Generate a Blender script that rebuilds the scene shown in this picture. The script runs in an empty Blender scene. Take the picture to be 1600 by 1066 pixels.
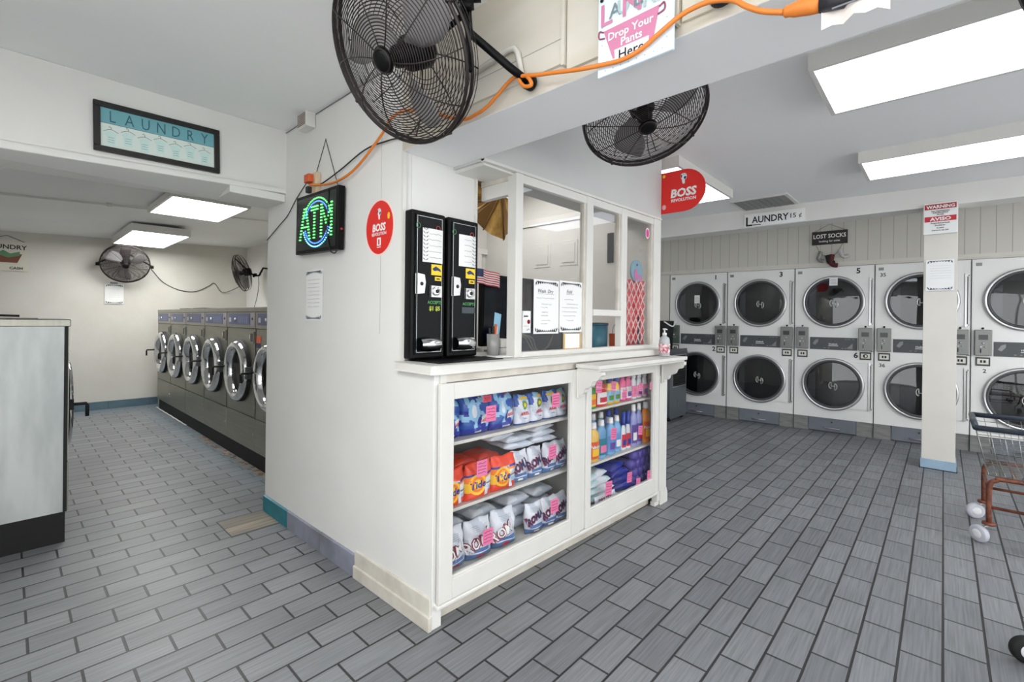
import bpy, math, random
from math import sin, cos, pi, radians, sqrt
from mathutils import Vector, Matrix
random.seed(7)
SC = bpy.context.scene
COL = SC.collection

# ------------------------------------------------------------ camera, world, exposure
F_PX, YAW, PITCH, ROLL, CY = 730.14, 0.7455854, -0.000938, 0.0116727, 501.15
cam_d = bpy.data.cameras.new('camera')
cam = bpy.data.objects.new('camera', cam_d); COL.objects.link(cam)
_f = Vector((cos(YAW), sin(YAW), 0)); _r = Vector((sin(YAW), -cos(YAW), 0)); _u = Vector((0, 0, 1))
_f2 = cos(PITCH)*_f + sin(PITCH)*_u; _u2 = -sin(PITCH)*_f + cos(PITCH)*_u
_r3 = cos(ROLL)*_r + sin(ROLL)*_u2; _u3 = -sin(ROLL)*_r + cos(ROLL)*_u2
cam.matrix_world = Matrix(((_r3.x, _u3.x, -_f2.x, 0), (_r3.y, _u3.y, -_f2.y, 0), (_r3.z, _u3.z, -_f2.z, 1.27), (0, 0, 0, 1)))
cam_d.sensor_fit = 'HORIZONTAL'; cam_d.sensor_width = 36; cam_d.lens = F_PX*36/1600
cam_d.shift_y = -(533-CY)/1600
cam_d.clip_start = 0.02; cam_d.clip_end = 60
SC.camera = cam
world = bpy.data.worlds.new('daylight'); SC.world = world; world.use_nodes = True
world.node_tree.nodes['Background'].inputs[0].default_value = (0.95, 0.975, 1.0, 1)
world.node_tree.nodes['Background'].inputs[1].default_value = 3.5
SC.view_settings.view_transform = 'Standard'; SC.view_settings.look = 'None'
SC.view_settings.gamma = 1; SC.view_settings.use_curve_mapping = False
SC.view_settings.exposure = 0.0
LAMP = 17.0          # strength of the fluorescent diffusers
LAMP_RIGHT = 4.2
LAMP_BOOTH = 8.0

# ------------------------------------------------------------ materials
MATS = {}
def srgb(c):
    return tuple((x/12.92 if x <= 0.04045 else ((x+0.055)/1.055)**2.4) for x in [v/255 for v in c])
def mat(name, rgb, rough=0.5, metal=0.0, noise=0.0, nscale=8, bump=0.0, bscale=60, emit=None, estr=1.0, trans=0.0, stretch=None, rgb2=None, coat=0.0, spec=0.5):
    if name in MATS: return MATS[name]
    m = bpy.data.materials.new(name); m.use_nodes = True; nt = m.node_tree; b = nt.nodes['Principled BSDF']
    c = srgb(rgb); b.inputs['Base Color'].default_value = (*c, 1)
    b.inputs['Roughness'].default_value = rough; b.inputs['Metallic'].default_value = metal
    b.inputs['Specular IOR Level'].default_value = spec
    if coat: b.inputs['Coat Weight'].default_value = coat; b.inputs['Coat Roughness'].default_value = 0.06
    if trans: b.inputs['Transmission Weight'].default_value = trans
    if noise or bump or rgb2:
        tc = nt.nodes.new('ShaderNodeTexCoord'); mp = nt.nodes.new('ShaderNodeMapping')
        nt.links.new(tc.outputs['Object'], mp.inputs[0])
        if stretch: mp.inputs['Scale'].default_value = stretch
    if noise or rgb2:
        n = nt.nodes.new('ShaderNodeTexNoise'); n.inputs['Scale'].default_value = nscale; n.inputs['Detail'].default_value = 4
        nt.links.new(mp.outputs[0], n.inputs['Vector'])
        r = nt.nodes.new('ShaderNodeValToRGB'); r.color_ramp.elements[0].position = 0.35; r.color_ramp.elements[1].position = 0.65
        c2 = srgb(rgb2) if rgb2 else tuple(x*(1-noise) for x in c)
        r.color_ramp.elements[0].color = (*c2, 1); r.color_ramp.elements[1].color = (*c, 1)
        nt.links.new(n.outputs[0], r.inputs[0]); nt.links.new(r.outputs[0], b.inputs['Base Color'])
    if bump:
        n2 = nt.nodes.new('ShaderNodeTexNoise'); n2.inputs['Scale'].default_value = bscale
        nt.links.new(mp.outputs[0], n2.inputs['Vector'])
        bp = nt.nodes.new('ShaderNodeBump'); bp.inputs['Strength'].default_value = bump; bp.inputs['Distance'].default_value = 0.01
        nt.links.new(n2.outputs[0], bp.inputs['Height']); nt.links.new(bp.outputs[0], b.inputs['Normal'])
    if emit:
        b.inputs['Emission Color'].default_value = (*srgb(emit), 1); b.inputs['Emission Strength'].default_value = estr
    MATS[name] = m; return m
def glass(name, tint=(1, 1, 1), amount=0.1, tr=0.93, refl=.08):
    m = bpy.data.materials.new(name); m.use_nodes = True; nt = m.node_tree; nt.nodes.clear()
    o = nt.nodes.new('ShaderNodeOutputMaterial'); mx = nt.nodes.new('ShaderNodeMixShader')
    t = nt.nodes.new('ShaderNodeBsdfTransparent'); g = nt.nodes.new('ShaderNodeBsdfGlossy')
    t.inputs[0].default_value = (tr*tint[0], tr*tint[1], tr*tint[2], 1); g.inputs['Roughness'].default_value = 0.02
    lw = nt.nodes.new('ShaderNodeLayerWeight'); lw.inputs[0].default_value = 0.3
    mm = nt.nodes.new('ShaderNodeMath'); mm.operation = 'MULTIPLY_ADD'; mm.inputs[1].default_value = refl; mm.inputs[2].default_value = amount
    nt.links.new(lw.outputs['Fresnel'], mm.inputs[0]); nt.links.new(mm.outputs[0], mx.inputs[0])
    nt.links.new(t.outputs[0], mx.inputs[1]); nt.links.new(g.outputs[0], mx.inputs[2]); nt.links.new(mx.outputs[0], o.inputs[0])
    MATS[name] = m; return m

WALL = mat('painted_wall', (226, 225, 221), 0.6, noise=0.05, nscale=2.2, bump=0.08, bscale=25)
WALLB = mat('aged_painted_wall', (216, 214, 207), 0.62, rgb2=(206, 202, 193), nscale=1.6, bump=0.15, bscale=18)
CEIL = mat('ceiling_paint', (243, 243, 243), 0.7, noise=0.03, nscale=1.5, bump=0.05, bscale=20)
CREAM = mat('cream_board', (216, 212, 203), 0.55, noise=0.05, nscale=4)
BEAMM = mat('rough_beam_paint', (213, 208, 196), 0.55, rgb2=(200, 192, 176), nscale=5, bump=0.35, bscale=14, stretch=(1, .25, 1))
TRIM = mat('white_gloss_paint', (217, 215, 209), 0.35, noise=0.04, nscale=6, bump=0.05, bscale=30)
TRIMD = mat('worn_white_paint', (214, 209, 199), 0.45, rgb2=(196, 189, 176), nscale=9)
BLACK = mat('black_enamel', (10, 10, 11), 0.4, spec=.16)
MATTE = mat('matte_black', (10, 10, 10), 0.7)
WIRE = mat('black_wire', (42, 34, 34), 0.35, metal=0.3)
STEEL = mat('brushed_steel', (150, 148, 138), 0.33, metal=0.85, noise=0.12, nscale=3, stretch=(20, 20, 1))
STEELD = mat('dark_brushed_steel', (150, 149, 136), 0.38, metal=0.8, noise=0.12, nscale=3, stretch=(1, 1, 14))
GALV = mat('galvanised_side', (196, 200, 198), 0.42, metal=0.35, rgb2=(168, 173, 171), nscale=2.5, stretch=(3, 3, .8), bump=0.05, bscale=5)
CHROME = mat('chrome', (225, 226, 228), 0.08, metal=1.0)
SATIN = mat('satin_aluminium', (190, 190, 190), 0.28, metal=0.9)
DRUM = mat('drum_steel', (150, 152, 152), 0.35, metal=0.9)
ENAMEL = mat('white_enamel', (236, 236, 233), 0.3, noise=0.03, nscale=2)
GASK = mat('grey_gasket', (70, 72, 74), 0.5)
CHAR = mat('charcoal_panel', (78, 81, 84), 0.45, noise=0.1, nscale=12)
METER = mat('meter_grey', (132, 134, 130), 0.4, metal=0.4)
METERG = mat('meter_green', (84, 97, 86), 0.45, metal=0.3)
TOE = mat('grey_wood_tile', (138, 138, 135), 0.5, rgb2=(116, 116, 114), nscale=6, stretch=(1, 1, 18))
DRAWR = mat('blue_grey_panel', (112, 117, 126), 0.45, noise=0.1, nscale=7)
WHITE = mat('paper_white', (235, 235, 233), 0.8)
INK = mat('ink', (35, 36, 40), 0.7)
INKG = mat('grey_ink', (120, 122, 128), 0.8)
LEAF = mat('leaf_print', (84, 98, 112), 0.8)
LEAFD = mat('dark_leaf_print', (45, 52, 58), 0.8)
RED = mat('sign_red', (222, 38, 30), 0.4)
DKRED = mat('warning_red', (170, 32, 40), 0.5)
NAVY = mat('navy', (22, 44, 92), 0.5)
YEL = mat('sticker_yellow', (240, 205, 40), 0.5)
PINK = mat('price_tag_pink', (236, 122, 168), 0.75)
ORANGE = mat('orange_cord', (222, 128, 48), 0.5)
BLKCORD = mat('black_cord', (30, 30, 30), 0.5)
GRYCORD = mat('grey_cord', (95, 92, 88), 0.6)
RUST = mat('rusty_brown_tube', (140, 84, 62), 0.45, metal=0.35, rgb2=(96, 54, 42), nscale=25)
WHEELW = mat('white_caster', (220, 220, 222), 0.45)
COOL = mat('cooler_grey', (84, 90, 96), 0.45)
TEALT = mat('teal_base_tile', (92, 116, 128), 0.5, rgb2=(74, 98, 112), nscale=5)
TEALB = mat('bright_teal_tile', (30, 122, 138), 0.45, noise=0.2, nscale=12)
LAVT = mat('lavender_base_tile', (142, 145, 160), 0.5, rgb2=(112, 114, 122), nscale=5)
PINT = mat('blue_pillar_paint', (150, 176, 196), 0.5, noise=0.12, nscale=10)
DIFF = mat('lamp_diffuser', (245, 247, 250), 0.5, emit=(252, 252, 250), estr=LAMP)
DIFFB = mat('booth_lamp_diffuser', (245, 247, 250), 0.5, emit=(250, 252, 255), estr=LAMP_BOOTH)
DIFFR = mat('lamp_diffuser_soft', (225, 230, 238), 0.5, emit=(226, 233, 244), estr=LAMP_RIGHT)
GLASS = glass('window_glass', amount=0.012, tr=0.95)
CGLASS = glass('cabinet_glass', amount=0.008, tr=0.98, refl=.07)
DGLASS = glass('dark_door_glass', amount=0.08, tr=0.42, refl=.3)
BOOTHB = mat('booth_inner_board', (205, 203, 196), 0.6, noise=0.05, nscale=4)

# floor tiles: running bond, long side along X
def floor_mat():
    m = bpy.data.materials.new('grey_floor_tile'); m.use_nodes = True; nt = m.node_tree; L = nt.links.new; N = nt.nodes.new
    b = nt.nodes['Principled BSDF']
    tc = N('ShaderNodeTexCoord'); mp = N('ShaderNodeMapping'); L(tc.outputs['Object'], mp.inputs[0])
    mp.inputs['Location'].default_value = (-0.065-.257*0, 0.1355, 0)
    br = N('ShaderNodeTexBrick'); L(mp.outputs[0], br.inputs['Vector'])
    br.inputs['Scale'].default_value = 1; br.inputs['Brick Width'].default_value = 0.257; br.inputs['Row Height'].default_value = 0.1257
    br.inputs['Mortar Size'].default_value = 0.0050; br.inputs['Mortar Smooth'].default_value = 0.25; br.inputs['Bias'].default_value = 0.0
    br.offset = 0.5; br.inputs['Color1'].default_value = (*srgb((133, 135, 138)), 1); br.inputs['Color2'].default_value = (*srgb((116, 118, 122)), 1)
    br.inputs['Mortar'].default_value = (*srgb((46, 46, 46)), 1)
    mp2 = N('ShaderNodeMapping'); L(tc.outputs['Object'], mp2.inputs[0]); mp2.inputs['Scale'].default_value = (2.5, 75, 1)
    n = N('ShaderNodeTexNoise'); n.inputs['Scale'].default_value = 1.6; n.inputs['Detail'].default_value = 5; L(mp2.outputs[0], n.inputs['Vector'])
    mr = N('ShaderNodeMapRange'); mr.inputs[1].default_value = 0.3; mr.inputs[2].default_value = 0.7; mr.inputs[3].default_value = 0.72; mr.inputs[4].default_value = 1.12
    L(n.outputs[0], mr.inputs[0])
    n3 = N('ShaderNodeTexNoise'); n3.inputs['Scale'].default_value = 0.9; n3.inputs['Detail'].default_value = 3; L(tc.outputs['Object'], n3.inputs['Vector'])
    mr3 = N('ShaderNodeMapRange'); mr3.inputs[1].default_value = 0.3; mr3.inputs[2].default_value = 0.7; mr3.inputs[3].default_value = 0.92; mr3.inputs[4].default_value = 1.05
    L(n3.outputs[0], mr3.inputs[0])
    mu = N('ShaderNodeMath'); mu.operation = 'MULTIPLY'; L(mr.outputs[0], mu.inputs[0]); L(mr3.outputs[0], mu.inputs[1])
    mx = N('ShaderNodeMix'); mx.data_type = 'RGBA'; mx.blend_type = 'MULTIPLY'; mx.inputs[0].default_value = 1
    cb = N('ShaderNodeCombineColor'); [L(mu.outputs[0], cb.inputs[i]) for i in range(3)]
    L(br.outputs['Color'], mx.inputs[6]); L(cb.outputs[0], mx.inputs[7])
    # worn teal paint along the alley machines
    sp = N('ShaderNodeSeparateXYZ'); L(tc.outputs['Object'], sp.inputs[0])
    a = N('ShaderNodeMapRange'); a.inputs[1].default_value = 1.12; a.inputs[2].default_value = 1.4; L(sp.outputs[0], a.inputs[0])
    c = N('ShaderNodeMapRange'); c.inputs[1].default_value = 3.3; c.inputs[2].default_value = 3.8; L(sp.outputs[1], c.inputs[0])
    c2 = N('ShaderNodeMapRange'); c2.inputs[1].default_value = 7.7; c2.inputs[2].default_value = 8.2; L(sp.outputs[1], c2.inputs[0])
    m1 = N('ShaderNodeMath'); m1.operation = 'MULTIPLY'; L(a.outputs[0], m1.inputs[0]); L(c.outputs[0], m1.inputs[1])
    m2 = N('ShaderNodeMath'); m2.operation = 'MAXIMUM'; L(m1.outputs[0], m2.inputs[0]); L(c2.outputs[0], m2.inputs[1])
    xlim = N('ShaderNodeMapRange'); xlim.inputs[1].default_value = 1.6; xlim.inputs[2].default_value = 1.55; L(sp.outputs[0], xlim.inputs[0])
    m2b = N('ShaderNodeMath'); m2b.operation = 'MULTIPLY'; L(m2.outputs[0], m2b.inputs[0]); L(xlim.outputs[0], m2b.inputs[1])
    m3 = N('ShaderNodeMath'); m3.operation = 'MULTIPLY'; m3.inputs[1].default_value = 0.4; L(m2b.outputs[0], m3.inputs[0])
    mx2 = N('ShaderNodeMix'); mx2.data_type = 'RGBA'; L(m3.outputs[0], mx2.inputs[0]); L(mx.outputs[2], mx2.inputs[6]); mx2.inputs[7].default_value = (*srgb((112, 134, 146)), 1)
    L(mx2.outputs[2], b.inputs['Base Color'])
    b.inputs['Roughness'].default_value = 0.42
    bp = N('ShaderNodeBump'); bp.inputs['Strength'].default_value = 0.5; bp.inputs['Distance'].default_value = 0.003; bp.invert = True
    L(br.outputs['Fac'], bp.inputs['Height']); L(bp.outputs[0], b.inputs['Normal'])
    return m
FLOOR = floor_mat()
def board_mat(name, rgb, rgb2, period, off=0.0, axis=1):   # vertical grooves
    m = bpy.data.materials.new(name); m.use_nodes = True; nt = m.node_tree; L = nt.links.new; N = nt.nodes.new
    b = nt.nodes['Principled BSDF']; b.inputs['Roughness'].default_value = 0.5
    tc = N('ShaderNodeTexCoord'); sp = N('ShaderNodeSeparateXYZ'); L(tc.outputs['Object'], sp.inputs[0])
    a = N('ShaderNodeMath'); a.operation = 'MULTIPLY_ADD'; a.inputs[1].default_value = 1/period; a.inputs[2].default_value = off; L(sp.outputs[axis], a.inputs[0])
    f = N('ShaderNodeMath'); f.operation = 'FRACT'; L(a.outputs[0], f.inputs[0])
    r = N('ShaderNodeValToRGB'); e = r.color_ramp.elements; e[0].position = 0.0; e[0].color = (*srgb(rgb2), 1); e[1].position = 0.06; e[1].color = (*srgb(rgb), 1)
    L(f.outputs[0], r.inputs[0]); L(r.outputs[0], b.inputs['Base Color'])
    bp = N('ShaderNodeBump'); bp.inputs['Strength'].default_value = 0.6; bp.inputs['Distance'].default_value = 0.004
    L(r.outputs[0], bp.inputs['Height']); L(bp.outputs[0], b.inputs['Normal'])
    return m
BEAD = board_mat('beadboard', (210, 205, 193), (150, 145, 134), 0.152)
BEADB = board_mat('booth_beadboard', (208, 206, 199), (165, 162, 154), 0.12, axis=0)

# ------------------------------------------------------------ mesh builder
TXT = {}
def text_mesh(s, bold=0.0, shear=0.0):
    k = (s, bold, shear)
    if k not in TXT:
        c = bpy.data.curves.new('t', 'FONT'); c.body = s; c.resolution_u = 2; c.offset = bold; c.shear = shear
        o = bpy.data.objects.new('t', c); me = bpy.data.meshes.new_from_object(o)
        vs = [tuple(v.co) for v in me.vertices]; fs = [tuple(p.vertices) for p in me.polygons]
        TXT[k] = (vs, fs); bpy.data.objects.remove(o); bpy.data.curves.remove(c); bpy.data.meshes.remove(me)
    return TXT[k]
class MB:
    def __init__(s): s.v = []; s.f = []; s.mi = []; s.sm = []; s.mats = []
    def m(s, mt):
        if mt not in s.mats: s.mats.append(mt)
        return s.mats.index(mt)
    def add(s, vs, fs, mt, smooth=False):
        b = len(s.v); s.v += [tuple(v) for v in vs]
        ms = mt if isinstance(mt, list) else None
        i0 = None if ms else s.m(mt)
        for k, f in enumerate(fs):
            s.f.append(tuple(b+i for i in f)); s.mi.append(s.m(ms[k]) if ms else i0); s.sm.append(smooth)
        return s
    def box(s, x0, x1, y0, y1, z0, z1, mt):
        vs = [(x, y, z) for x in (x0, x1) for y in (y0, y1) for z in (z0, z1)]
        return s.add(vs, [(0, 1, 3, 2), (4, 6, 7, 5), (0, 4, 5, 1), (2, 3, 7, 6), (0, 2, 6, 4), (1, 5, 7, 3)], mt)
    def obox(s, x0, x1, y0, y1, z0, z1, mt):      # box without its front (y0) face
        vs = [(x, y, z) for x in (x0, x1) for y in (y0, y1) for z in (z0, z1)]
        return s.add(vs, [(0, 1, 3, 2), (4, 6, 7, 5), (2, 3, 7, 6), (0, 2, 6, 4), (1, 5, 7, 3)], mt)
    def prism(s, poly, o, ua, ub, dv, mt, mt_side=None):
        o, ua, ub, dv = map(Vector, (o, ua, ub, dv)); n = len(poly)
        vs = [o+ua*a+ub*b for a, b in poly]+[o+ua*a+ub*b+dv for a, b in poly]
        fs = [tuple(range(n)), tuple(range(2*n-1, n-1, -1))]+[(i, (i+1) % n, n+(i+1) % n, n+i) for i in range(n)]
        return s.add(vs, fs, mt if mt_side is None else [mt, mt]+[mt_side]*n)
    def frame(s, ax):
        ax = Vector(ax).normalized(); t = Vector((0, 0, 1)) if abs(ax.z) < .9 else Vector((1, 0, 0))
        a = ax.cross(t).normalized(); return ax, a, ax.cross(a)
    def lathe(s, prof, o, ax, mt, n=32, smooth=True, sx=1, sy=1, a0=None):
        o = Vector(o); ax, a, b = s.frame(ax)
        if a0 is not None: a = Vector(a0); b = ax.cross(a)
        vs = []; fs = []; ms = []
        for r, h in prof:
            for i in range(n):
                t = 2*pi*i/n; vs.append(o+ax*h+a*(r*sx*cos(t))+b*(r*sy*sin(t)))
        for k in range(len(prof)-1):
            for i in range(n):
                j = (i+1) % n; fs.append((k*n+i, k*n+j, (k+1)*n+j, (k+1)*n+i)); ms.append(mt[k] if isinstance(mt, list) else mt)
        if prof[0][0] > 1e-5: fs.append(tuple(range(n-1, -1, -1))); ms.append(mt[0] if isinstance(mt, list) else mt)
        if prof[-1][0] > 1e-5: fs.append(tuple((len(prof)-1)*n+i for i in range(n))); ms.append(mt[-1] if isinstance(mt, list) else mt)
        return s.add(vs, fs, ms, smooth)
    def cyl(s, p0, p1, r, mt, n=16, r2=None, smooth=True):
        p0 = Vector(p0); p1 = Vector(p1); d = p1-p0
        return s.lathe([(r, 0), (r if r2 is None else r2, d.length)], p0, d, mt, n, smooth)
    def tube(s, pts, r, mt, n=8, closed=False):
        P = [Vector(p) for p in pts]; N = len(P); vs = []; fs = []
        up = None
        for i in range(N):
            if closed: t = P[(i+1) % N]-P[i-1]
            else: t = P[min(i+1, N-1)]-P[max(i-1, 0)]
            t.normalize()
            if up is None:
                up = Vector((0, 0, 1)) if abs(t.z) < .9 else Vector((1, 0, 0))
            a = t.cross(up).normalized(); b = a.cross(t).normalized(); up = b
            rr = r[i] if isinstance(r, (list, tuple)) else r
            for k in range(n):
                q = 2*pi*k/n; vs.append(P[i]+a*(rr*cos(q))+b*(rr*sin(q)))
        for i in range(N if closed else N-1):
            j = (i+1) % N
            for k in range(n): fs.append((i*n+k, i*n+(k+1) % n, j*n+(k+1) % n, j*n+k))
        if not closed: fs += [tuple(range(n-1, -1, -1)), tuple((N-1)*n+k for k in range(n))]
        return s.add(vs, fs, mt, True)
    def ring(s, c, ax, R, r, mt, n=48, m=6):
        c = Vector(c); ax, a, b = s.frame(ax)
        return s.tube([c+a*(R*cos(2*pi*i/n))+b*(R*sin(2*pi*i/n)) for i in range(n)], r, mt, m, True)
    def text(s, st, size, o, ux, uy, mt, align=0.5, bold=0.0, shear=0.0, warp=None, sx=1.0):
        vs, fs = text_mesh(st, bold, shear)
        if not vs: return s
        xs = [v[0] for v in vs]; w = max(xs)-min(xs); x0 = min(xs)
        o, ux, uy = Vector(o), Vector(ux), Vector(uy)
        out = []
        for v in vs:
            p = o+ux*((v[0]-x0-w*align)*size*sx)+uy*(v[1]*size)
            out.append(warp(p) if warp else p)
        return s.add(out, fs, mt)
    def build(s, name, parent=None, bevel=0, seg=2):
        me = bpy.data.meshes.new(name); me.from_pydata([tuple(v) for v in s.v], [], s.f)
        for mt in s.mats: me.materials.append(mt)
        me.polygons.foreach_set('material_index', s.mi); me.polygons.foreach_set('use_smooth', s.sm); me.update()
        o = bpy.data.objects.new(name, me); COL.objects.link(o)
        if parent: o.parent = parent
        if bevel:
            md = o.modifiers.new('bevel', 'BEVEL'); md.width = bevel; md.segments = seg; md.limit_method = 'ANGLE'; md.harden_normals = False
        return o
def tag(o, label, cat, group=None):
    o['label'] = label; o['category'] = cat
    if group: o['group'] = group
    return o
def thing(name, label, cat, loc=(0, 0, 0), rotz=0.0, group=None):
    o = bpy.data.objects.new(name, None); COL.objects.link(o); o.empty_display_size = 0.05
    o.location = loc; o.rotation_euler = (0, 0, rotz); return tag(o, label, cat, group)
def struct(o): o['kind'] = 'structure'; return o
def catmull(pts, k=6):
    P = [Vector(p) for p in pts]; P = [P[0]*2-P[1]]+P+[P[-1]*2-P[-2]]; out = []
    for i in range(1, len(P)-2):
        for j in range(k):
            t = j/k; a, b, c, d = P[i-1:i+3]
            out.append(.5*((2*b)+(c-a)*t+(2*a-5*b+4*c-d)*t*t+(3*b-a-3*c+d)*t**3))
    out.append(P[-2]); return out
def ell(cx, cy, rx, ry, n=32, a0=0, a1=2*pi):
    return [(cx+rx*cos(a0+(a1-a0)*i/n), cy+ry*sin(a0+(a1-a0)*i/n)) for i in range(n+(1 if abs(a1-a0) < 2*pi-1e-6 else 0))]
X, Y, Z = Vector((1, 0, 0)), Vector((0, 1, 0)), Vector((0, 0, 1))

# ------------------------------------------------------------ the room
b = MB(); b.box(-0.9, 7.4, -4.6, 8.5, -0.1, 0, FLOOR); struct(b.build('floor'))
b = MB(); b.box(-0.9, 1.2, -4.6, 3.0, 2.42, 2.6, CEIL); struct(b.build('ceiling'))
b = MB(); b.box(1.2, 7.4, -4.6, 3.4, 2.5, 2.6, CEIL); struct(b.build('ceiling_right'))
b = MB(); vs = [(-.9, 3.0, 2.245), (2.8, 3.0, 2.40), (2.8, 8.5, 2.40), (-.9, 8.5, 2.245)]
b.prism([(-.9, 2.24), (2.8, 2.40), (2.8, 2.6), (-.9, 2.6)], (0, 3.1, 0), X, Z, Y*5.4, CEIL); struct(b.build('ceiling_back'))
b = MB(); b.box(-.9, 2.8, 8.36, 8.5, 0, 2.6, WALLB); struct(b.build('wall_back'))
b = MB(); b.box(-.95, -.8, 1.2, 8.5, 0, 2.6, WALL); b.box(-.95, -.8, -4.6, 1.2, 0, .12, WALL); b.box(-.95, -.8, -4.6, 1.2, 2.36, 2.6, WALL)
for y in (-4.6, -1.8, 1.12): b.box(-.92, -.82, y, y+.08, .12, 2.36, TRIM)
struct(b.build('wall_left'))
for i, y in enumerate((-4.52, -1.72)):
    b = MB(); b.box(-.88, -.87, y, y+(2.72 if i < 1 else 2.84), .12, 2.36, GLASS); struct(b.build('window_%d' % (i+5)))  # left glazing added out of view to let light onto the booth wall
b = MB(); b.box(2.66, 2.8, 3.4, 8.4, 0, 2.6, WALL); struct(b.build('wall_alley_right'))
b = MB(); b.box(3.3, 7.4, 3.1, 3.3, 0, 2.6, WALL); struct(b.build('wall_right_back'))
# shop front behind the camera: low wall, head and piers with large panes
b = MB(); b.box(-.9, 7.4, -4.6, -4.5, 0, .12, WALL); b.box(-.9, 7.4, -4.6, -4.5, 2.38, 2.6, WALL)
for x in (-.9, 1.1, 3.1, 5.1, 7.25): b.box(x, x+.12, -4.6, -4.5, .12, 2.38, TRIM)
struct(b.build('wall_front'))
for i, x in enumerate((-.78, 1.22, 3.22, 5.22)):
    b = MB(); b.box(x, x+(1.88 if x < 5 else 2.03), -4.56, -4.55, .12, 2.38, GLASS); struct(b.build('window_%d' % (i+1)))
# base tiles
b = MB(); b.box(-.8, 1.5, 8.335, 8.36, 0, .105, TEALT)
for x in (-.4, .05, .5, .95, 1.4): b.box(x, x+.004, 8.333, 8.336, 0, .105, mat('grout', (80, 84, 84), .8))
struct(b.build('baseboard_back'))
# dropped header over the alley mouth (slightly sagging)
b = MB()
b.add([(-.9, 2.99, 1.95), (1.18, 2.99, 2.037), (1.18, 2.99, 2.42), (-.9, 2.99, 2.42), (-.9, 3.27, 1.94), (1.18, 3.27, 1.99), (1.18, 3.27, 2.42), (-.9, 3.27, 2.42)],
      [(0, 1, 2, 3), (4, 7, 6, 5), (0, 4, 5, 1), (3, 2, 6, 7), (0, 3, 7, 4), (1, 5, 6, 2)], WALL)
b.add([(-.9, 2.98, 1.99), (1.165, 2.98, 2.065), (1.165, 2.98, 2.075), (-.9, 2.98, 2.0)], [(0, 1, 2, 3)], WALL)
b.box(.86, 1.166, 2.996, 3.29, 1.984, 2.03, WALL)
struct(b.build('trim_1', bevel=.004))
# booth wall along x = 1.18 (full height at the back, counter height near the camera)
WX = 1.18
def wx(y): return 1.165+(3.273-y)*(.018/1.75)
b = MB()
prof = [(1.52, 0), (3.27, 0), (3.27, 2.42), (1.76, 2.42), (1.76, 1.045), (1.52, 1.045)]
b.add([(wx(y), y, z) for y, z in prof]+[(wx(y)+.05, y, z) for y, z in prof],
      [(0, 1, 2, 3, 4, 5)[::-1], (6, 7, 8, 9, 10, 11)]+[(i, (i+1) % 6, 6+(i+1) % 6, 6+i) for i in range(6)], WALL)
for y in (1.923,): b.box(wx(y)-.0012, wx(y)+.001, y-.0012, y+.0012, 1.2, 2.36, mat('seam_line', (165, 163, 157), .8))  # thin darker line drawn along the wall seam
struct(b.build('wall_booth_left', bevel=.002))
b = MB(); 
b.add([(1.18-.002, 1.748, 1.05), (1.178, 1.762, 1.05), (1.178, 1.762, 2.008), (1.178, 1.748, 2.008), (1.196, 1.748, 1.05), (1.196, 1.7598, 1.05), (1.196, 1.7598, 2.008), (1.196, 1.748, 2.008)],
      [(0, 1, 2, 3), (4, 7, 6, 5), (0, 4, 5, 1), (3, 2, 6, 7), (0, 3, 7, 4), (1, 5, 6, 2)], TRIM)
struct(b.build('trim_2'))
# tile skirting and painted wood skirting along the booth wall
b = MB()
def skirt(y0, y1, z, mt, t=.012):
    b.add([(wx(y0)-t, y0, 0), (wx(y1)-t, y1, 0), (wx(y1)-t, y1, z), (wx(y0)-t, y0, z), (wx(y0), y0, 0), (wx(y1), y1, 0), (wx(y1), y1, z+.004), (wx(y0), y0, z+.004)],
          [(0, 3, 2, 1), (4, 5, 6, 7), (3, 7, 6, 2), (0, 4, 7, 3), (1, 2, 6, 5), (0, 1, 5, 4)], mt)
skirt(2.90, 3.27, .10, TEALB); skirt(2.48, 2.895, .102, LAVT); skirt(2.30, 2.475, .104, LAVT); skirt(2.115, 2.297, .106, LAVT)
b.box(1.157, 1.22, 3.27, 3.282, 0, .10, TEALB)
struct(b.build('baseboard_booth'))
b = MB(); skirt(1.52, 2.112, .13, TRIMD, .010); skirt(1.515, 2.112, .06, TRIMD, .018); struct(b.build('baseboard_booth_front', bevel=.003))
# beam continuing the booth wall line toward the camera
b = MB(); b.add([(1.18, 1.76, 2.01), (1.18, -4.5, 2.01), (1.18, -4.5, 2.5), (1.18, 1.76, 2.5), (1.475, 1.76, 2.01), (1.475, -4.5, 2.01), (1.475, -4.5, 2.5), (1.475, 1.76, 2.5)],
      [(0, 3, 2, 1), (4, 5, 6, 7), (0, 1, 5, 4), (3, 7, 6, 2), (0, 4, 7, 3), (1, 2, 6, 5)], [BEAMM, CEIL, CEIL, CEIL, CEIL, CEIL])
struct(b.build('trim_3', bevel=.003))
# boards nailed on the beam face
b = MB()
b.box(1.168, 1.18, .875, 1.74, 2.072, 2.42, BEAMM); b.box(1.158, 1.18, .866, .878, 2.06, 2.42, BEAMM)
b.box(1.168, 1.18, .52, .862, 2.045, 2.42, BEAMM); b.box(1.16, 1.18, .505, .516, 2.035, 2.42, BEAMM); b.box(1.17, 1.18, -.6, .50, 2.04, 2.42, BEAMM)
b.box(1.1665, 1.17, .875, 1.5, 2.148, 2.151, mat('seam_line', (165, 163, 157), .8))  # thin darker line drawn along the board seam
struct(b.build('trim_4', bevel=.002))
# panel behind the coin machines
b = MB(); b.box(1.2315, 1.62, 1.76, 1.80, 1.05, 2.0, WALL); b.box(1.2315, 1.62, 1.7605, 1.80, 2.0, 2.42, WALL); struct(b.build('wall_booth_panel'))
b = MB(); b.box(1.612, 1.622, 1.745, 1.80, 1.08, 2.005, TRIM); struct(b.build('trim_5'))
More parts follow.
